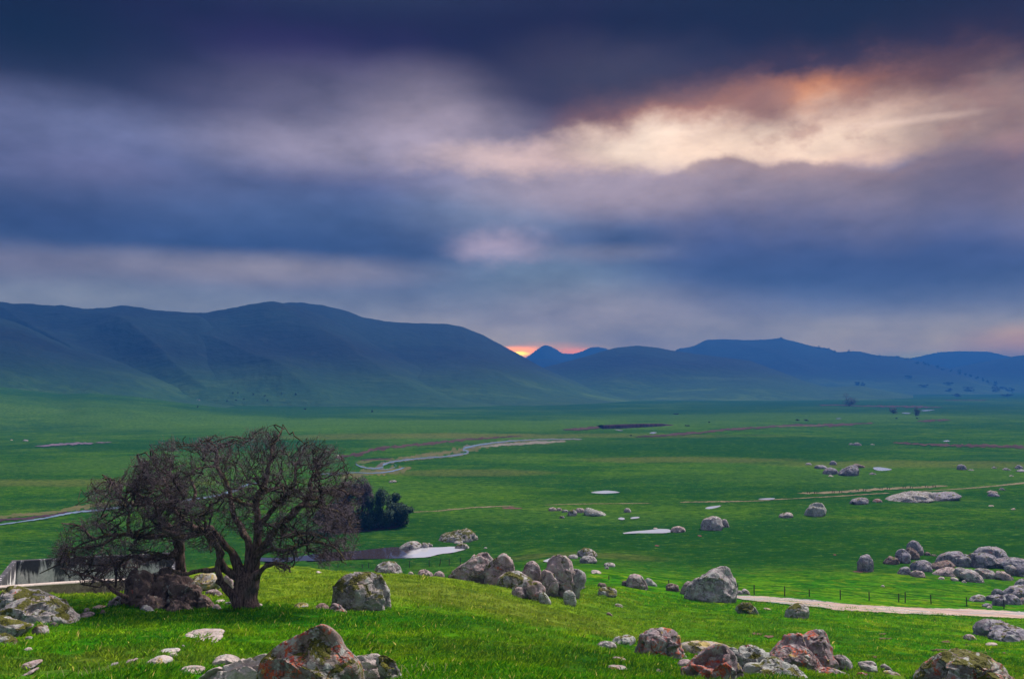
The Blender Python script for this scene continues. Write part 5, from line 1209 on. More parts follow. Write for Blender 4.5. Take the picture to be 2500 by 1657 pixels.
def tree(label, group, base, D0, limbs, env, cent, seed, counts, trunk_sides=22):
    rs = np.random.default_rng(seed)
    root = empty('oak_tree', base); tag(root, label, 'tree', group); b = np.array(base)
    NP, NR_, ND = [], [], []
    tr, cr_ = [], []
    for win, pts, offs in limbs:
        pp = []
        for (x, y, r), o in zip(pts, np.interp(np.linspace(0, 1, len(pts)), np.linspace(0, 1, len(offs)), offs)):
            ox, oy, s = WIN[win]; u, sl = ray(ox + x / s, oy + y / s); d = D0 + o
            pp.append((u * d, d, sl * d, r / s * d / F))
        L = sum(math.dist(a[:3], c[:3]) for a, c in zip(pp, pp[1:]))
        n = max(int(L / .09), 10); q = spline(pp, n); pos, rad = q[:, :3], np.maximum(q[:, 3], .012)
        amp = np.clip(L * .012, .02, .09)
        for ax in range(3): pos[:, ax] += amp * (fbm(np.linspace(0, L * 1.6, n), seed + ax * 7.7, len(cr_) * 3.1, 3)) * np.minimum(1, np.linspace(0, 4, n))
        k = trunk_sides if rad.max() > .2 else 12
        V, Fq = tubes(pos[None], rad[None], k)
        c_ = np.repeat(pos, k, 0); nv = (V - c_) / (np.repeat(rad, k)[:, None])
        wv = fbm(V[:, 0] * 3.1, V[:, 1] * 3.1, V[:, 2] * 1.3 + seed, 4, .6)
        V = V + nv * (np.repeat(rad, k) * .22 * wv)[:, None]
        (tr if rad.max() > .075 else cr_).append((V, Fq))
        dv = np.gradient(pos, axis=0); dv /= np.linalg.norm(dv, axis=1)[:, None] + 1e-9
        s0 = int(n * .3)
        for i in range(s0, n, 3): NP.append(pos[i]); NR_.append(rad[i]); ND.append(dv[i])
    V, Fq = join(tr); mesh_obj('trunk', V - b, Fq, m_trunk, root)
    xs = [p_[0] for p_ in env]; ys = [p_[1] for p_ in env]; cx, hw = (min(xs) + max(xs)) / 2, (max(xs) - min(xs)) / 2
    cy, hh = (min(ys) + max(ys)) / 2, (max(ys) - min(ys)) / 2
    def targets(n, thr):
        out = []
        while len(out) < n:
            x = rs.uniform(min(xs), max(xs), 4 * n); y = rs.uniform(min(ys), max(ys), 4 * n)
            e = 1 - .85 * ((x - cx) / hw) ** 2 - .45 * ((y - cy) / hh) ** 2
            dd = D0 + rs.uniform(-1, 1, 4 * n) * 4.2 * np.sqrt(np.clip(e, .05, 1))
            ok = in_poly(x, y, env)
            for a, c, d in zip(x[ok], y[ok], dd[ok]):
                u, s = ray(a, c); q = np.array((u * d, d, s * d))
                if fbm(q[0] * 1.0 + seed, q[1] * 1.0, q[2] * 1.0, 2) > thr: out.append(q)
                if len(out) >= n: break
        return np.array(out)
    def grow(n, r0, r1, m, k, wig, thr, cap=99., rmin=0.0):
        T = targets(n, thr)
        c0 = T.mean(0)
        kd = kdtree.KDTree(len(NP))
        ok = [i for i in range(len(NP)) if NR_[i] >= rmin]
        kd = kdtree.KDTree(len(ok))
        for j in ok: kd.insert(NP[j], j)
        kd.balance()
        inn = c0 - (0, 0, 1.2)
        par = np.array([kd.find(tq + (inn - tq) * min(.16, .5 / (np.linalg.norm(inn - tq) + .1)))[1] for tq in T])
        A = np.array(NP)[par]; Dp = np.array(ND)[par]; Rp = np.array(NR_)[par]
        dlt = T - A; L = np.linalg.norm(dlt, axis=1)
        f = np.minimum(1, cap / (L + 1e-6)); T2 = A + dlt * f[:, None]; L = L * f
        C = A + Dp * (L * .35)[:, None] + rs.normal(0, .12, (n, 3)) * L[:, None] + np.array((0, 0, .02)) * L[:, None]
        tt = np.linspace(0, 1, m)[None, :, None]
        Pq = (1 - tt) ** 2 * A[:, None] + 2 * tt * (1 - tt) * C[:, None] + tt ** 2 * T2[:, None]
        env_ = np.sin(np.linspace(0, math.pi, m) * .85)[None, :, None]
        Pq = Pq + rs.normal(0, wig, (n, m, 3)) * L[:, None, None] * env_
        a = np.minimum(r0, Rp * .7)
        Rd = a[:, None] + (np.minimum(r1, a)[:, None] - a[:, None]) * np.linspace(0, 1, m)[None]
        dv = np.gradient(Pq, axis=1); dv /= np.linalg.norm(dv, axis=-1, keepdims=True) + 1e-9
        for i in range(n):
            for j in range(1, m): NP.append(Pq[i, j]); NR_.append(Rd[i, j]); ND.append(dv[i, j])
        return tubes(Pq, Rd, k)
    cr_.append(grow(counts[0], .085, .030, 9, 7, .07, -.6))
    cr_.append(grow(counts[1], .040, .016, 7, 5, .08, -.25, 2.2))
    cr_.append(grow(counts[2], .015, .008, 6, 3, .13, -.05, 1.2))
    V, Fq = join(cr_); mesh_obj('branches', V - b, Fq, m_bark, root)
    tw = [grow(counts[3], .0105, .0065, 5, 3, .15, .0, .75, 0.)]
    # crooked tip twigs
    n = counts[4]; NPa = np.array(NP); NDa = np.array(ND)
    w0 = int(len(NPa) * .35); idx = rs.integers(w0, len(NPa), n)
    A = NPa[idx]; dr = NDa[idx] * .6 + rs.normal(0, .75, (n, 3)) + (A - A.mean(0)) * .05; dr /= np.linalg.norm(dr, axis=1)[:, None]
    L = rs.uniform(.12, .42, n); m = 4; Pq = np.empty((n, m, 3)); Pq[:, 0] = A
    for j in range(1, m):
        dr = dr + rs.normal(0, .45, (n, 3)); dr /= np.linalg.norm(dr, axis=1)[:, None]; Pq[:, j] = Pq[:, j - 1] + dr * (L / (m - 1))[:, None]
    tw.append(tubes(Pq, np.broadcast_to(np.linspace(.0072, .0038, m), (n, m)), 3))
    V, Fq = join(tw); mesh_obj('twigs', V - b, Fq, m_twig, root)
    return root
ENV1 = [(338, 1260), (322, 1150), (360, 1085), (400, 1072), (430, 1060), (480, 1068), (530, 1055), (570, 1066), (610, 1046), (650, 1038), (690, 1052), (720, 1072), (780, 1064), (830, 1085), (845, 1115), (860, 1150), (893, 1185), (885, 1240), (880, 1290), (880, 1335), (862, 1385), (830, 1370), (790, 1392), (760, 1340), (700, 1400), (675, 1400), (660, 1350), (640, 1310), (560, 1300), (530, 1340), (490, 1350), (450, 1330), (400, 1310)]
oak1 = tree('broad bare oak with a thick furrowed trunk and twisted mossy limbs on the knoll', 'bare oaks on the knoll', tuple(at(600, 1492, 36)), 40.0, [
    ('T2', [(738, 1580, 175), (738, 1530, 160), (735, 1440, 142), (732, 1300, 136), (745, 1180, 142), (760, 1100, 135), (765, 1050, 90)], [0]),
    ('T2', [(765, 1120, 85), (805, 1050, 74), (845, 900, 66), (868, 700, 50), (872, 560, 44), (880, 400, 38), (862, 270, 36), (880, 150, 38), (930, 60, 34), (985, -60, 26), (1010, -200, 24), (1030, -320, 18), (1036, -400, 12), (1040, -470, 6)], [0, 0, .4, .3]),
    ('T2', [(735, 1130, 85), (655, 1010, 66), (600, 880, 50), (530, 780, 40), (440, 690, 36), (380, 600, 30), (300, 520, 30), (270, 560, 28), (160, 600, 34), (60, 620, 36), (-60, 640, 34), (-160, 600, 28), (-260, 560, 26)], [0, -.4, -1.2]),
    ('T2', [(760, 1020, 60), (780, 860, 48), (770, 700, 40), (690, 560, 40), (620, 430, 34), (575, 300, 30), (560, 180, 26), (540, 60, 24), (470, -60, 20), (400, -180, 20), (380, -300, 16), (370, -420, 12), (300, -520, 7)], [0, .6, 1.2]),
    ('T2', [(720, 1140, 60), (600, 1100, 48), (500, 1035, 38), (420, 1025, 32), (300, 1035, 30), (150, 1050, 28), (0, 1075, 24), (-100, 1050, 18), (-200, 990, 12)], [0, -.8, -1.4]),
    ('T2', [(520, 1050, 30), (440, 920, 34), (400, 780, 30), (320, 680, 34), (240, 580, 40), (120, 520, 34), (40, 480, 28), (-60, 380, 24), (-150, 240, 20), (-200, 100, 16), (-260, -60, 12)], [-.6, -1, -.4, .6]),
    ('T2', [(640, 1400, 70), (580, 1330, 48), (500, 1250, 42), (440, 1190, 36), (385, 1165, 28)], [-.3, -.8]),
    ('T2', [(450, 1190, 34), (425, 1110, 36), (400, 1020, 32), (420, 900, 30), (460, 830, 24), (400, 740, 20), (320, 640, 18)], [-.8, -1.2]),
    ('T2', [(850, 1110, 60), (900, 1060, 34), (960, 1000, 24), (1050, 960, 20), (1150, 955, 17), (1240, 1000, 11), (1270, 1060, 6)], [-.3, -1.4]),
    ('T2', [(800, 1040, 66), (860, 880, 56), (910, 810, 50), (985, 700, 44), (1050, 590, 40), (1150, 480, 36), (1260, 410, 34), (1340, 320, 32), (1430, 240, 28), (1500, 170, 24), (1520, 60, 20), (1520, -60, 17), (1600, -160, 12), (1640, -300, 7)], [0, -.5, .2, .8]),
    ('T2', [(870, 880, 40), (940, 820, 32), (1050, 790, 26), (1200, 800, 24), (1330, 765, 20), (1480, 695, 18), (1620, 700, 15), (1740, 740, 12), (1850, 820, 9), (1930, 920, 5)], [-.4, -1.6, -2.4]),
    ('T2', [(1250, 420, 26), (1330, 300, 24), (1450, 268, 22), (1600, 275, 20), (1720, 300, 16), (1850, 340, 12), (1950, 420, 8), (2000, 540, 5)], [.2, -1, -1.6]),
    ('T2', [(890, 520, 40), (960, 430, 32), (1020, 360, 30), (1090, 270, 28), (1130, 220, 24), (1195, 155, 18)], [.2, -.8]),
    ('T2', [(940, 60, 28), (1010, 80, 24), (1100, 50, 22), (1200, 55, 20), (1300, 50, 18), (1330, -40, 16), (1320, -160, 16), (1370, -280, 14), (1430, -400, 10), (1440, -500, 6)], [.3, .8, 1.2]),
    ('T3', [(180, 1100, 22), (270, 1000, 22), (320, 900, 18), (500, 890, 16), (680, 858, 13), (790, 885, 12), (830, 950, 10), (770, 1040, 8)], [.4, -.6]),
    ('T3', [(330, 900, 18), (310, 760, 18), (400, 740, 12), (560, 700, 10), (640, 640, 8), (800, 540, 5)], [.6, 1.5]),
    ('T3', [(470, 710, 12), (430, 600, 12), (400, 500, 10), (500, 370, 8), (560, 260, 5)], [.6, 1.2]),
    ('T2', [(1150, 470, 26), (1180, 600, 20), (1280, 640, 17), (1400, 590, 15), (1560, 600, 13), (1700, 660, 9), (1800, 760, 5)], [-.2, -1.8]),
    ('T2', [(560, 220, 26), (620, 190, 24), (680, 230, 22), (760, 250, 22), (850, 270, 24)], [1, .3]),
], ENV1, (620, 1230), 21, (85, 400, 2100, 3900, 8500))
ENV2 = [(118, 1345), (140, 1310), (150, 1280), (190, 1262), (225, 1262), (208, 1200), (222, 1170), (262, 1158), (300, 1160), (318, 1120), (335, 1102), (370, 1120), (400, 1098), (440, 1110), (458, 1160), (455, 1250), (448, 1330), (425, 1385), (360, 1385), (330, 1392), (305, 1430), (300, 1458), (262, 1446), (240, 1455), (215, 1432), (170, 1412), (150, 1385), (118, 1372)]
oak2 = tree('low spreading bare oak leaning left over the dark cave outcrop and the water tank', 'bare oaks on the knoll', tuple(at(447, 1480, 38) + Vector((0, 3.0, .2))), 42.3, [
    ('F4', [(1130, 1300, 110), (1140, 1150, 95), (1150, 900, 74), (1120, 700, 66), (1110, 520, 66), (1080, 380, 70), (1000, 240, 56)], [1.0, .3, 0]),
    ('T1', [(1640, 1400, 34), (1530, 1290, 30), (1430, 1230, 28), (1410, 1120, 26), (1380, 1060, 24), (1280, 1020, 24), (1200, 950, 20), (1110, 870, 18), (1170, 760, 15), (1230, 650, 14), (1180, 540, 10), (1150, 430, 5)], [0, .5, .3]),
    ('T1', [(1700, 1380, 34), (1500, 1400, 30), (1250, 1420, 26), (1000, 1400, 24), (850, 1400, 20), (640, 1430, 16), (540, 1360, 13), (450, 1285, 11), (340, 1270, 9), (240, 1262, 5)], [0, -.8, -1.4, -1.8]),
    ('T1', [(1270, 1030, 20), (1120, 1040, 18), (1000, 980, 16), (920, 880, 14), (880, 790, 11), (760, 770, 9), (700, 800, 7), (600, 880, 4)], [.3, -.4, -.8]),
    ('T1', [(1240, 680, 12), (1320, 770, 13), (1380, 740, 12), (1480, 600, 10), (1520, 520, 7)], [.4, 1]),
    ('F4', [(360, 1235, 30), (270, 1190, 26), (130, 1110, 24), (0, 1000, 20), (-150, 930, 16), (-300, 900, 12), (-450, 830, 9), (-600, 800, 5)], [-2.0, -2.6, -2.8]),
    ('F4', [(1100, 560, 60), (960, 640, 44), (800, 620, 36), (640, 680, 30), (450, 640, 26), (250, 700, 20), (50, 760, 15), (-120, 820, 9)], [0, -.8, -1.6]),
    ('F4', [(190, 1080, 16), (200, 950, 15), (190, 800, 13), (120, 650, 10), (60, 540, 6)], [-2.4, -2]),
    ('T1', [(1640, 1330, 34), (1700, 1180, 26), (1790, 1040, 22), (1850, 900, 18), (1800, 760, 12), (1700, 640, 8)], [0, .8, 1.4]),
    ('T1', [(1060, 1410, 20), (1040, 1250, 15), (1050, 1100, 12), (960, 1000, 8)], [-.8, -.2]),
    ('T1', [(900, 1410, 18), (760, 1500, 14), (560, 1540, 12), (350, 1560, 9), (180, 1560, 5)], [-1, -2]),
], ENV2, (300, 1280), 33, (55, 220, 1150, 2200, 4800))

# ------------------------------------------------------------------ leafy shrubs and far trees
def leaf_mat(name, a, b):
    m, t, out = new_mat(name)
    p = t.new('ShaderNodeTexCoord').outputs['Object']
    n1 = t.noise(p, .5, 4, .6); n2 = t.noise(p, 3, 2, .6)
    c = t.mix(t.rng(n1, .38, .62), a, b); c = t.mix(t.rng(n2, .5, .75, 0, .5), c, tuple(x * 1.7 for x in b))
    principled(t, out, c, .8, .15); return m
m_leaf = leaf_mat('dark_evergreen_leaves', (.018, .038, .026), (.040, .070, .038))
m_far = leaf_mat('distant_oak_foliage', (.010, .016, .020), (.018, .030, .028))
m_bare = leaf_mat('bare_willow_twigs', (.036, .026, .035), (.085, .064, .076))
def leafy(name, label, cat, base, h, w, n, lf, mat, seed, group=None, lobes=7, trunk=.16, low=.12, thin=1.0, zlo=.30):
    rs = np.random.default_rng(seed)
    root = empty(name, tuple(base)); tag(root, label, cat, group)
    # limbs
    parts = []; cs = []
    for i in range(lobes):
        a = rs.uniform(0, 2 * math.pi); rr = math.sqrt(rs.uniform(0, 1)) * w * .36
        z = h * rs.uniform(zlo + low, .84) * (1 - .25 * (rr / (w * .5)) ** 2)
        c = np.array((math.cos(a) * rr, math.sin(a) * rr, z)); cs.append((c, rs.uniform(.16, .28) * w, rs.uniform(.13, .22) * h))
        mid = c * (.5, .5, .45) + rs.normal(0, .03 * w, 3)
        q = spline([(0, 0, -.3, w * .035), (rs.normal(0, .02) * w, 0, h * trunk, w * .03), (*mid, w * .018), (*c, w * .006)], 8)
        parts.append(tubes(q[None, :, :3], q[None, :, 3], 5))
    V, Fq = join(parts); mesh_obj('trunk', V, Fq, m_bark, root)
    P0 = []
    per = n // lobes
    for c, rw, rh in cs:
        k = per
        g = rs.normal(size=(k, 3)); g /= np.linalg.norm(g, axis=1)[:, None]; r_ = rs.uniform(.35, 1, k) ** .6
        q = c + g * np.array((rw, rw, rh)) * r_[:, None] * (1 + .3 * fbm(g[:, 0] * 3 + seed, g[:, 1] * 3, g[:, 2] * 3, 2))[:, None]
        P0.append(q[q[:, 2] > h * low * .5])
    P0 = np.concatenate(P0); k = len(P0)
    d1 = rs.normal(size=(k, 3)); d1[:, 2] += .3; d1 /= np.linalg.norm(d1, axis=1)[:, None]; u, v = frame(d1)
    ln = lf * rs.uniform(.6, 1.4, k)[:, None]; wd = ln * .38 * thin
    V = np.stack([P0 - d1 * ln * .5, P0 + u * wd, P0 + d1 * ln * .5, P0 - u * wd], 1).reshape(-1, 3)
    mesh_obj('crown', V, np.arange(len(V)).reshape(-1, 4), mat, root, smooth=False)
    return root
GS = 'shrubs at the creek bend behind the oak'
for i, (lb, px, py, hpx, wpx, m_) in enumerate((
        ('dense dark green shrub at the right end of the thicket', 978, 1284, 62, 62, m_leaf),
        ('narrow upright dark green shrub second from the right in the thicket', 962, 1280, 82, 36, m_leaf),
        ('tall dark green shrub in the middle of the thicket', 928, 1288, 100, 62, m_leaf),
        ('wide dark green shrub left of the middle of the thicket', 898, 1292, 88, 66, m_leaf),
        ('olive leafy shrub seen through the oak twigs', 832, 1262, 72, 50, m_leaf),
        ('big brownish bare willow bush behind the right side of the oak', 868, 1290, 134, 84, m_bare),
        ('low brown bare willow bush at the left end of the thicket', 815, 1298, 88, 84, m_bare))):
    b = at(px, py); s_ = b.y / F
    leafy('willow_bush' if m_ is m_bare else 'shrub', lb, 'shrub', b, hpx * s_, wpx * s_ * 1.15, 9000 if m_ is m_leaf else 22000, .30 if m_ is m_leaf else .6, m_, 70 + i, GS, 12, .05, .0, 1.0 if m_ is m_leaf else .22, .08)
ribbon('dark_bank', 'T3', [(400, 1420, 20), (700, 1440, 30), (1000, 1410, 40), (1300, 1370, 50), (1500, 1350, 40), (1650, 1320, 20)], m_bank_shade, off=.10, jag=.2)  # shade under the shrubs, laid down as a dark strip
bpy.context.view_layer.update()
dg = bpy.context.evaluated_depsgraph_get()
hills_ = [o.evaluated_get(dg) for o in COL.objects if o.name.split('.')[0] == 'hill']
def at_hill(px, py):
    u, s = ray(px, py); dr = Vector((u, 1, s)).normalized(); best = None
    for o in hills_:
        ok, loc, nn, ix = o.ray_cast(Vector((0, 0, 0)), dr)
        if ok and (best is None or loc.y < best.y): best = loc.copy()
    g = at(px, py)
    if best is None or (g.y < best.y and g.y < 6400): best = g
    return best
def far_tree(label, px, py, hpx, wpx, seed, group=None, name='tree', n=1500, mat=None, grd=False, **k):
    b = at(px, py) if grd else at_hill(px, py)
    k.setdefault('low', .0); k.setdefault('zlo', .18)
    s_ = b.y / F
    return leafy(name, label, 'tree' if name == 'tree' else 'shrub', b, hpx * s_, wpx * s_, n, max(.9 * s_ * 2.2, .3), mat or m_far, seed, group, **k)
far_tree('lone round-crowned tree standing far out on the plain before the right hills', 2074, 991, 36, 36, 200, None, 'tree', 1500, m_bare, True, lobes=11, thin=.6)
far_tree('fan-shaped bare bush by the far puddles', 2236, 1015, 23, 24, 201, None, 'bush', 1300, m_bare, True, lobes=9, thin=.5, low=.0)
far_tree('faint round bush left of the fan-shaped bush', 2181, 1010, 17, 20, 202, None, 'bush', 900, m_bare, True, lobes=7, thin=.6, low=.0)
GT = 'trees along the ridge of the right hill'
ridge_l = ('on the top of the right hill', 'just below the first shoulder of the ridge', 'after the shoulder tree on the ridge', 'beside the small one after the shoulder', 'in the dip of the ridge', 'with a slim stem on the middle ridge', 'round, on the middle ridge', 'flat-topped, further down the ridge', 'round, before the steep end of the ridge')
for i, (x, y, h, w) in enumerate(((1907, 827, 6, 9), (1998, 848, 7, 8), (2012, 850, 4, 4), (2021, 851, 4, 8), (2036, 857, 4, 10), (2072, 858, 6, 6), (2146, 869, 6, 9), (2191, 871, 5, 10), (2214, 876, 6, 8))):
    far_tree('tiny tree ' + ridge_l[i], x, y + 2, h, w, 210 + i, GT, n=300, lobes=4)
for i, (x, y, h, w) in enumerate(((2240, 886, 7, 10), (2257, 888, 7, 9), (2267, 891, 7, 5), (2290, 896, 7, 9), (2302, 901, 6, 12), (2322, 905, 8, 8), (2342, 912, 14, 14), (2358, 915, 9, 9), (2370, 918, 8, 12), (2384, 923, 8, 10), (2400, 928, 8, 10), (2415, 933, 8, 12), (2432, 940, 12, 16), (2446, 946, 10, 14), (2460, 952, 10, 16), (2472, 958, 14, 12))):
    far_tree('small round tree on the steep lower end of the right ridge', x, y + 2, h, w, 240 + i, GT, n=300, lobes=4)
GV = 'trees on the lower slopes of the right hill'
for i, (x, y, h, w, l) in enumerate(((2093, 940, 10, 14, 'left of two trees on the low spur before the right hill'), (2107, 941, 8, 10, 'right of two trees on the low spur before the right hill'), (2217, 923, 9, 16, 'lone bush high on the slope of the right hill'), (2255, 944, 8, 24, 'low clump of scrub on the middle slope'),
        (2315, 939, 9, 22, 'wide tree on the lower slope above another wide tree'), (2318, 955, 8, 22, 'wide tree near the valley floor under the right hill'), (2370, 955, 16, 32, 'broad clump at the foot of the right hill'), (2335, 968, 8, 24, 'low scrub on the valley floor below the right hill'), (2425, 955, 14, 34, 'dense clump close to the end of the right hill'), (2458, 968, 8, 28, 'last low clump at the end of the right hill'))):
    far_tree(l, x, y, h, w, 280 + i, GV, n=500, lobes=5)
GD = 'dark shrubs dotted on the left hill foot'
for i, (x, y) in enumerate(((1632, 995), (1875, 945), (1920, 882), (1962, 880), (1950, 938), (2012, 930), (2090, 890), (2185, 905), (2210, 942), (2325, 888))):
    (a, b_), = P('H1', [(x, y)])
    far_tree('tiny dark shrub dotted on the foot of the left hills', a, b_, 4, 4.5, 300 + i, GD, 'shrub', n=160, lobes=3, low=0.)
for i, (x, y, l) in enumerate(((73, 893, 'tiny dark shrub above the three-part one below the main peak'), (150, 1012, 'tiny three-part dark shrub below the main peak'), (703, 1034, 'dark dot-like shrub alone on the green bench right of the oak top'))):
    (a, b_), = P('H2', [(x, y)])
    far_tree(l, a, b_, 5, 6, 320 + i, None, 'shrub', n=200, lobes=3, low=0.)
for i, (w_, x, y, wd, l) in enumerate((('H3', 1530, 782, 14, 'small dark low shrub on the horizon of the plain'), ('H3', 1615, 878, 14, 'small dark shrub beyond the wash'), ('H3', 1795, 850, 6, 'tiny dark shrub right of the wash'), ('H3', 1150, 960, 8, 'tiny dark shrub in the loop of the wash'),
        ('H4', 350, 898, 16, 'left dark low shrub clump on the mid plain'), ('H4', 425, 898, 16, 'right dark low shrub clump with a raised tip on the mid plain'), ('H4', 1235, 880, 6, 'black dot shrub below the faint round bush'), ('H4', 1415, 880, 5, 'black dot shrub below the fan-shaped bush'), ('M5', 1500, 752 - 700, 0, ''))):
    if not wd: continue
    (a, b_), = P(w_, [(x, y)])
    far_tree(l, a, b_, max(wd * .22, 2.6), wd, 340 + i, None, 'shrub', n=220, lobes=4, low=0., grd=True)
# pale stones strewn at the foot of the left hills
GO = 'pale stones at the foot of the left hills'
rs_ = np.random.default_rng(5)
def scatter(win, x0, x1, y0, y1, n, sz, lb, mat='b', grp=GO):
    ox, oy, s = WIN[win]
    for i in range(n):
        x = rs_.uniform(x0, x1); y = rs_.uniform(y0, y1); w_ = sz * rs_.uniform(.5, 1.4); h_ = w_ * rs_.uniform(.35, .6)
        q = at_hill(ox + x / s, oy + y / s)
        rock(lb, mat, win, [(x - w_, y + .3), (x - w_ * .6, y - h_ * .8), (x, y - h_ * 1.1), (x + w_ * .7, y - h_ * .6), (x + w_, y + .3)], d=q.y, name='stone', cat='stone', group=grp)
L1 = 'pale stone in the heap of stones at the foot of the left hills'
scatter('H1', 1520, 1800, 902, 938, 26, 11, L1)
scatter('H1', 1190, 1460, 905, 925, 7, 12, 'pale stone left of the stone heap at the foot of the left hills', 'g')
scatter('H1', 910, 1080, 940, 955, 6, 14, 'dark stone in the line of low rocks on the green bench', 'b')
scatter('H1', 400, 520, 940, 955, 4, 16, 'dark stone in the low line of rocks further left on the bench', 'b')
scatter('H1', 10, 170, 850, 880, 8, 14, 'dark stone of the outcrop at the left edge below the hills', 'b')
scatter('H1', 780, 880, 890, 935, 4, 12, 'pale stone scattered between the two rock lines on the bench', 'g')
for x, y, w_, l in ((1005, 770, 24, 'white ring-like rock alone on the dark hillside'), (402, 826, 8, 'white speck of rock left on the hillside'), (512, 903, 7, 'white speck of rock at the foot of the hillside'), (675, 893, 12, 'white stone right of the foot speck on the hillside'),
                    (1070, 930, 18, 'white stone above the line of dark rocks'), (1355, 997, 12, 'white stone low on the bench below the stone heap'), (1998, 1015, 6, 'white speck in the green bench near the oak top'), (95, 1265, 12, 'white stone by the flower field at the left'), (210, 1272, 28, 'low purple-grey rocks by the flower field at the left'),
                    (25, 1018, 16, 'white stone at the left edge of the bench'), (310, 680, 34, 'faint rock on the left hillside')):
    (a, b_), = P('H1', [(x, y)]); q = at_hill(a, b_)
    stone(l, 'w' if 'white' in l else 'b', 'H1', [(x - w_, y + 1), (x - w_ * .6, y - w_ * .35), (x, y - w_ * .45), (x + w_ * .7, y - w_ * .25), (x + w_, y + 1)], d=q.y, group=GO)
# ------------------------------------------------------------------ grass
m_grass, t, out = new_mat('grass_blades')
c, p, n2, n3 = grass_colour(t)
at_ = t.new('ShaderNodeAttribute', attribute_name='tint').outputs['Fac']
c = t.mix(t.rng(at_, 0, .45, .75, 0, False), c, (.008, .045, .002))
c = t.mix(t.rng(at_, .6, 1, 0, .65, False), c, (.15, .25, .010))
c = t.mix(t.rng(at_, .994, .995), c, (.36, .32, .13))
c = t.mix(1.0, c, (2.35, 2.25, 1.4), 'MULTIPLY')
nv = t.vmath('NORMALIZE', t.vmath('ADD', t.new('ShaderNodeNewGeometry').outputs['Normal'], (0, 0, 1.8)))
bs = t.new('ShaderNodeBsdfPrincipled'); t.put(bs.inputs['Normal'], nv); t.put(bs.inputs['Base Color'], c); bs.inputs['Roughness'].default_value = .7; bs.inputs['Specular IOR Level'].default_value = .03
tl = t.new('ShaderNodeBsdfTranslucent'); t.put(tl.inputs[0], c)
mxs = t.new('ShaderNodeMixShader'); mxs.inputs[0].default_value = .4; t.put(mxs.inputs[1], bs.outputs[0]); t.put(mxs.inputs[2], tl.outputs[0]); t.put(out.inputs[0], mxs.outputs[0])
def blades(name, n, d0, d1, h0, h1, wk, seed, mat=None, plain=False, label='short bright green grass covering the knoll'):
    rs = np.random.default_rng(seed)
    d = np.exp(rs.uniform(math.log(d0), math.log(d1), n))
    u = rs.uniform(-.70, .70, n)
    # tufts
    x = u * d; y = d
    tx = fbm(x * 1.3, y * 1.3, 3.3, 3)
    keep = rs.uniform(-.7, .45, n) < tx
    keep &= (y < 63) | (x > -2) if not plain else (tx > .15) & ((y > 120) | (x > 0))
    x, y, d = x[keep], y[keep], d[keep]
    z = hgt(x, y)
    # nothing grows on bare rock
    px = F * (x / y) ; s = z / y
    dy_ = math.cos(PITCH) + math.sin(PITCH) * s
    PX = CX + F * (x / y) / dy_; PY = CY - F * (math.cos(PITCH) * s - math.sin(PITCH)) / dy_
    ok = np.ones(len(x), bool)
    for poly, dd in FLAT:
        xs = [q[0] for q in poly]; ys = [q[1] for q in poly]
        b_ = (PX > min(xs)) & (PX < max(xs)) & (PY > min(ys)) & (PY < max(ys))
        if b_.any():
            ii = np.where(b_)[0]; ii = ii[in_poly(PX[ii], PY[ii], poly)]; ok[ii] = False
    ok &= PY < 1700
    x, y, z, d = x[ok], y[ok], z[ok], d[ok]; n = len(x)
    tuft = 1 + 1.3 * fbm(x * .7, y * .7, 8.1, 3)
    h = rs.uniform(h0, h1, n) * np.clip(tuft, .4, 1.7)
    w_ = wk * d / 40 * rs.uniform(.6, 1.3, n)
    a = rs.uniform(0, 2 * math.pi, n); ca, sa = np.cos(a), np.sin(a)
    ln = rs.normal(0, .45, (n, 2)) * h[:, None]; ln[:, 0] += .15 * h
    g = rs.uniform(0, 1, n).astype(np.float32)
    tall = g > .99
    h = np.where(tall, h * 1.3, h)
    V = np.empty((n, 4, 3), np.float32)
    V[:, 0] = np.stack([x - ca * w_, y - sa * w_, z - .03], 1); V[:, 1] = np.stack([x + ca * w_, y + sa * w_, z - .03], 1)
    V[:, 2] = np.stack([x + ca * w_ * .6 + ln[:, 0] * .4, y + sa * w_ * .6 + ln[:, 1] * .4, z + h * .6], 1)
    V[:, 3] = np.stack([x + ln[:, 0], y + ln[:, 1], z + h], 1)
    o = mesh_obj(name, V.reshape(-1, 3), np.arange(n * 4).reshape(-1, 4), mat or m_grass)
    at2 = o.data.attributes.new('tint', 'FLOAT', 'POINT'); at2.data.foreach_set('value', np.repeat(g, 4))
    return tag(o, label, 'grass', kind='stuff')
FLAT = FLAT_POLYS
blades('grass', 850000, 15, 88, .05, .14, .019, 1)
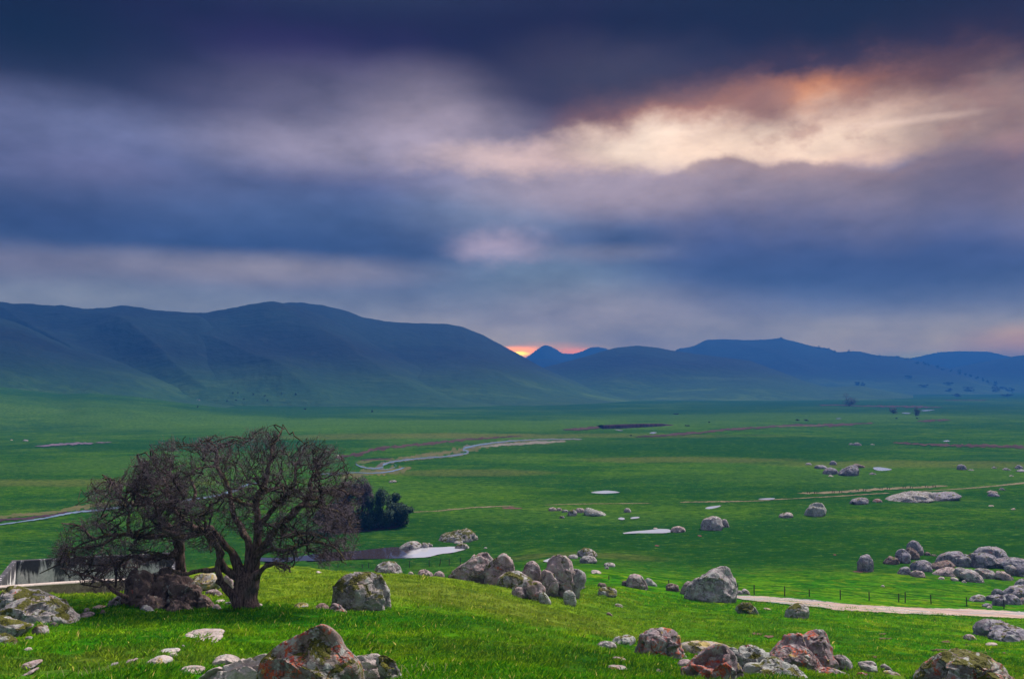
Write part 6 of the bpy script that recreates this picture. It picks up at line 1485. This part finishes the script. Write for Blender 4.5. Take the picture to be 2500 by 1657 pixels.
# pale dry stalks
def stalks(label, spots, seed, n=14, h=.36, spread=.28):
    rs = np.random.default_rng(seed)
    for lb, win, x, y, dd in spots:
        (a, b_), = P(win, [(x, y)]); q = at(a, b_) if dd is None else None
        if dd is not None:
            u, s = ray(a, b_); q = Vector((u * dd, dd, float(hgt(np.array(u * dd), np.array(dd)))))
        root = q; m = 6
        o0 = rs.normal(0, spread, (n, 2)); hh = rs.uniform(.5, 1, n) * h; lean = rs.normal(0, .28, (n, 2))
        tt = np.linspace(0, 1, m)
        Pq = np.stack([o0[:, :1] + lean[:, :1] * hh[:, None] * tt ** 1.6, o0[:, 1:] + lean[:, 1:] * hh[:, None] * tt ** 1.6, hh[:, None] * tt * (1 - .1 * tt) - .05], -1)
        V, Fq = tubes(Pq, np.broadcast_to(np.linspace(.006, .003, m), (n, m)), 3)
        o = mesh_obj('dry_grass_tuft', V, Fq, m_straw, loc=tuple(root)); tag(o, lb, 'grass tuft', 'dry grass tufts among the rocks')
m_straw = simple('dry_straw', (.42, .38, .20), (.55, .50, .30), 3)
stalks('', [('tuft of pale dry stalks between the chunk and the red-streaked boulder', 'F2', 1190, 430, 24.5), ('sparse dry stalks behind the yellow-lichened flat rock', 'F2', 870, 330, 28),
            ('dry stalks between the grey square block and the flat-topped rock', 'F2', 2085, 500, 25.5), ('dry stalks right behind the flat-topped grey rock', 'F2', 2190, 480, 26), ('dry tuft at the right end of the flat-topped grey rock', 'E', 935, 1430, 25.5),
            ('dry stalks at the left foot of the purple boulder', 'F2', 275, 600, 23.5), ('dry tuft right of the broad pale slab with the mossy end', 'B', 1290, 1520, 18), ('thin dry tuft near the lower left corner', 'F3', 610, 1240, 21),
            ('thin dry tuft right of the lower left one', 'F3', 880, 1240, 21), ('dry tuft in the meadow below the pale dome boulder', 'C', 200, 975, None), ('dry stalks in the grass right of the pointed foreground rock', 'B', 1420, 1530, 19)], 3)
# ------------------------------------------------------------------ haze
hz = bpy.data.materials.new('haze_air'); hz.use_nodes = True
t = NT(hz.node_tree); t.n.clear(); out = t.new('ShaderNodeOutputMaterial')
v = t.new('ShaderNodeVolumePrincipled'); v.inputs['Color'].default_value = HZ_COL = (.024, .155, .52, 1)
v.inputs['Density'].default_value = HZ_DENS; v.inputs['Anisotropy'].default_value = 0.08
t.put(out.inputs['Volume'], v.outputs[0])
q = 9900
V = [(x, y, z) for x in (-q, q) for y in (-3000, 5600) for z in (-46, HZ_TOP)]
Fq = [(0, 1, 3, 2), (4, 6, 7, 5), (0, 4, 5, 1), (2, 3, 7, 6), (0, 2, 6, 4), (1, 5, 7, 3)]
haze = mesh_obj('haze', V, Fq, hz, smooth=False); tag(haze, kind='stuff')
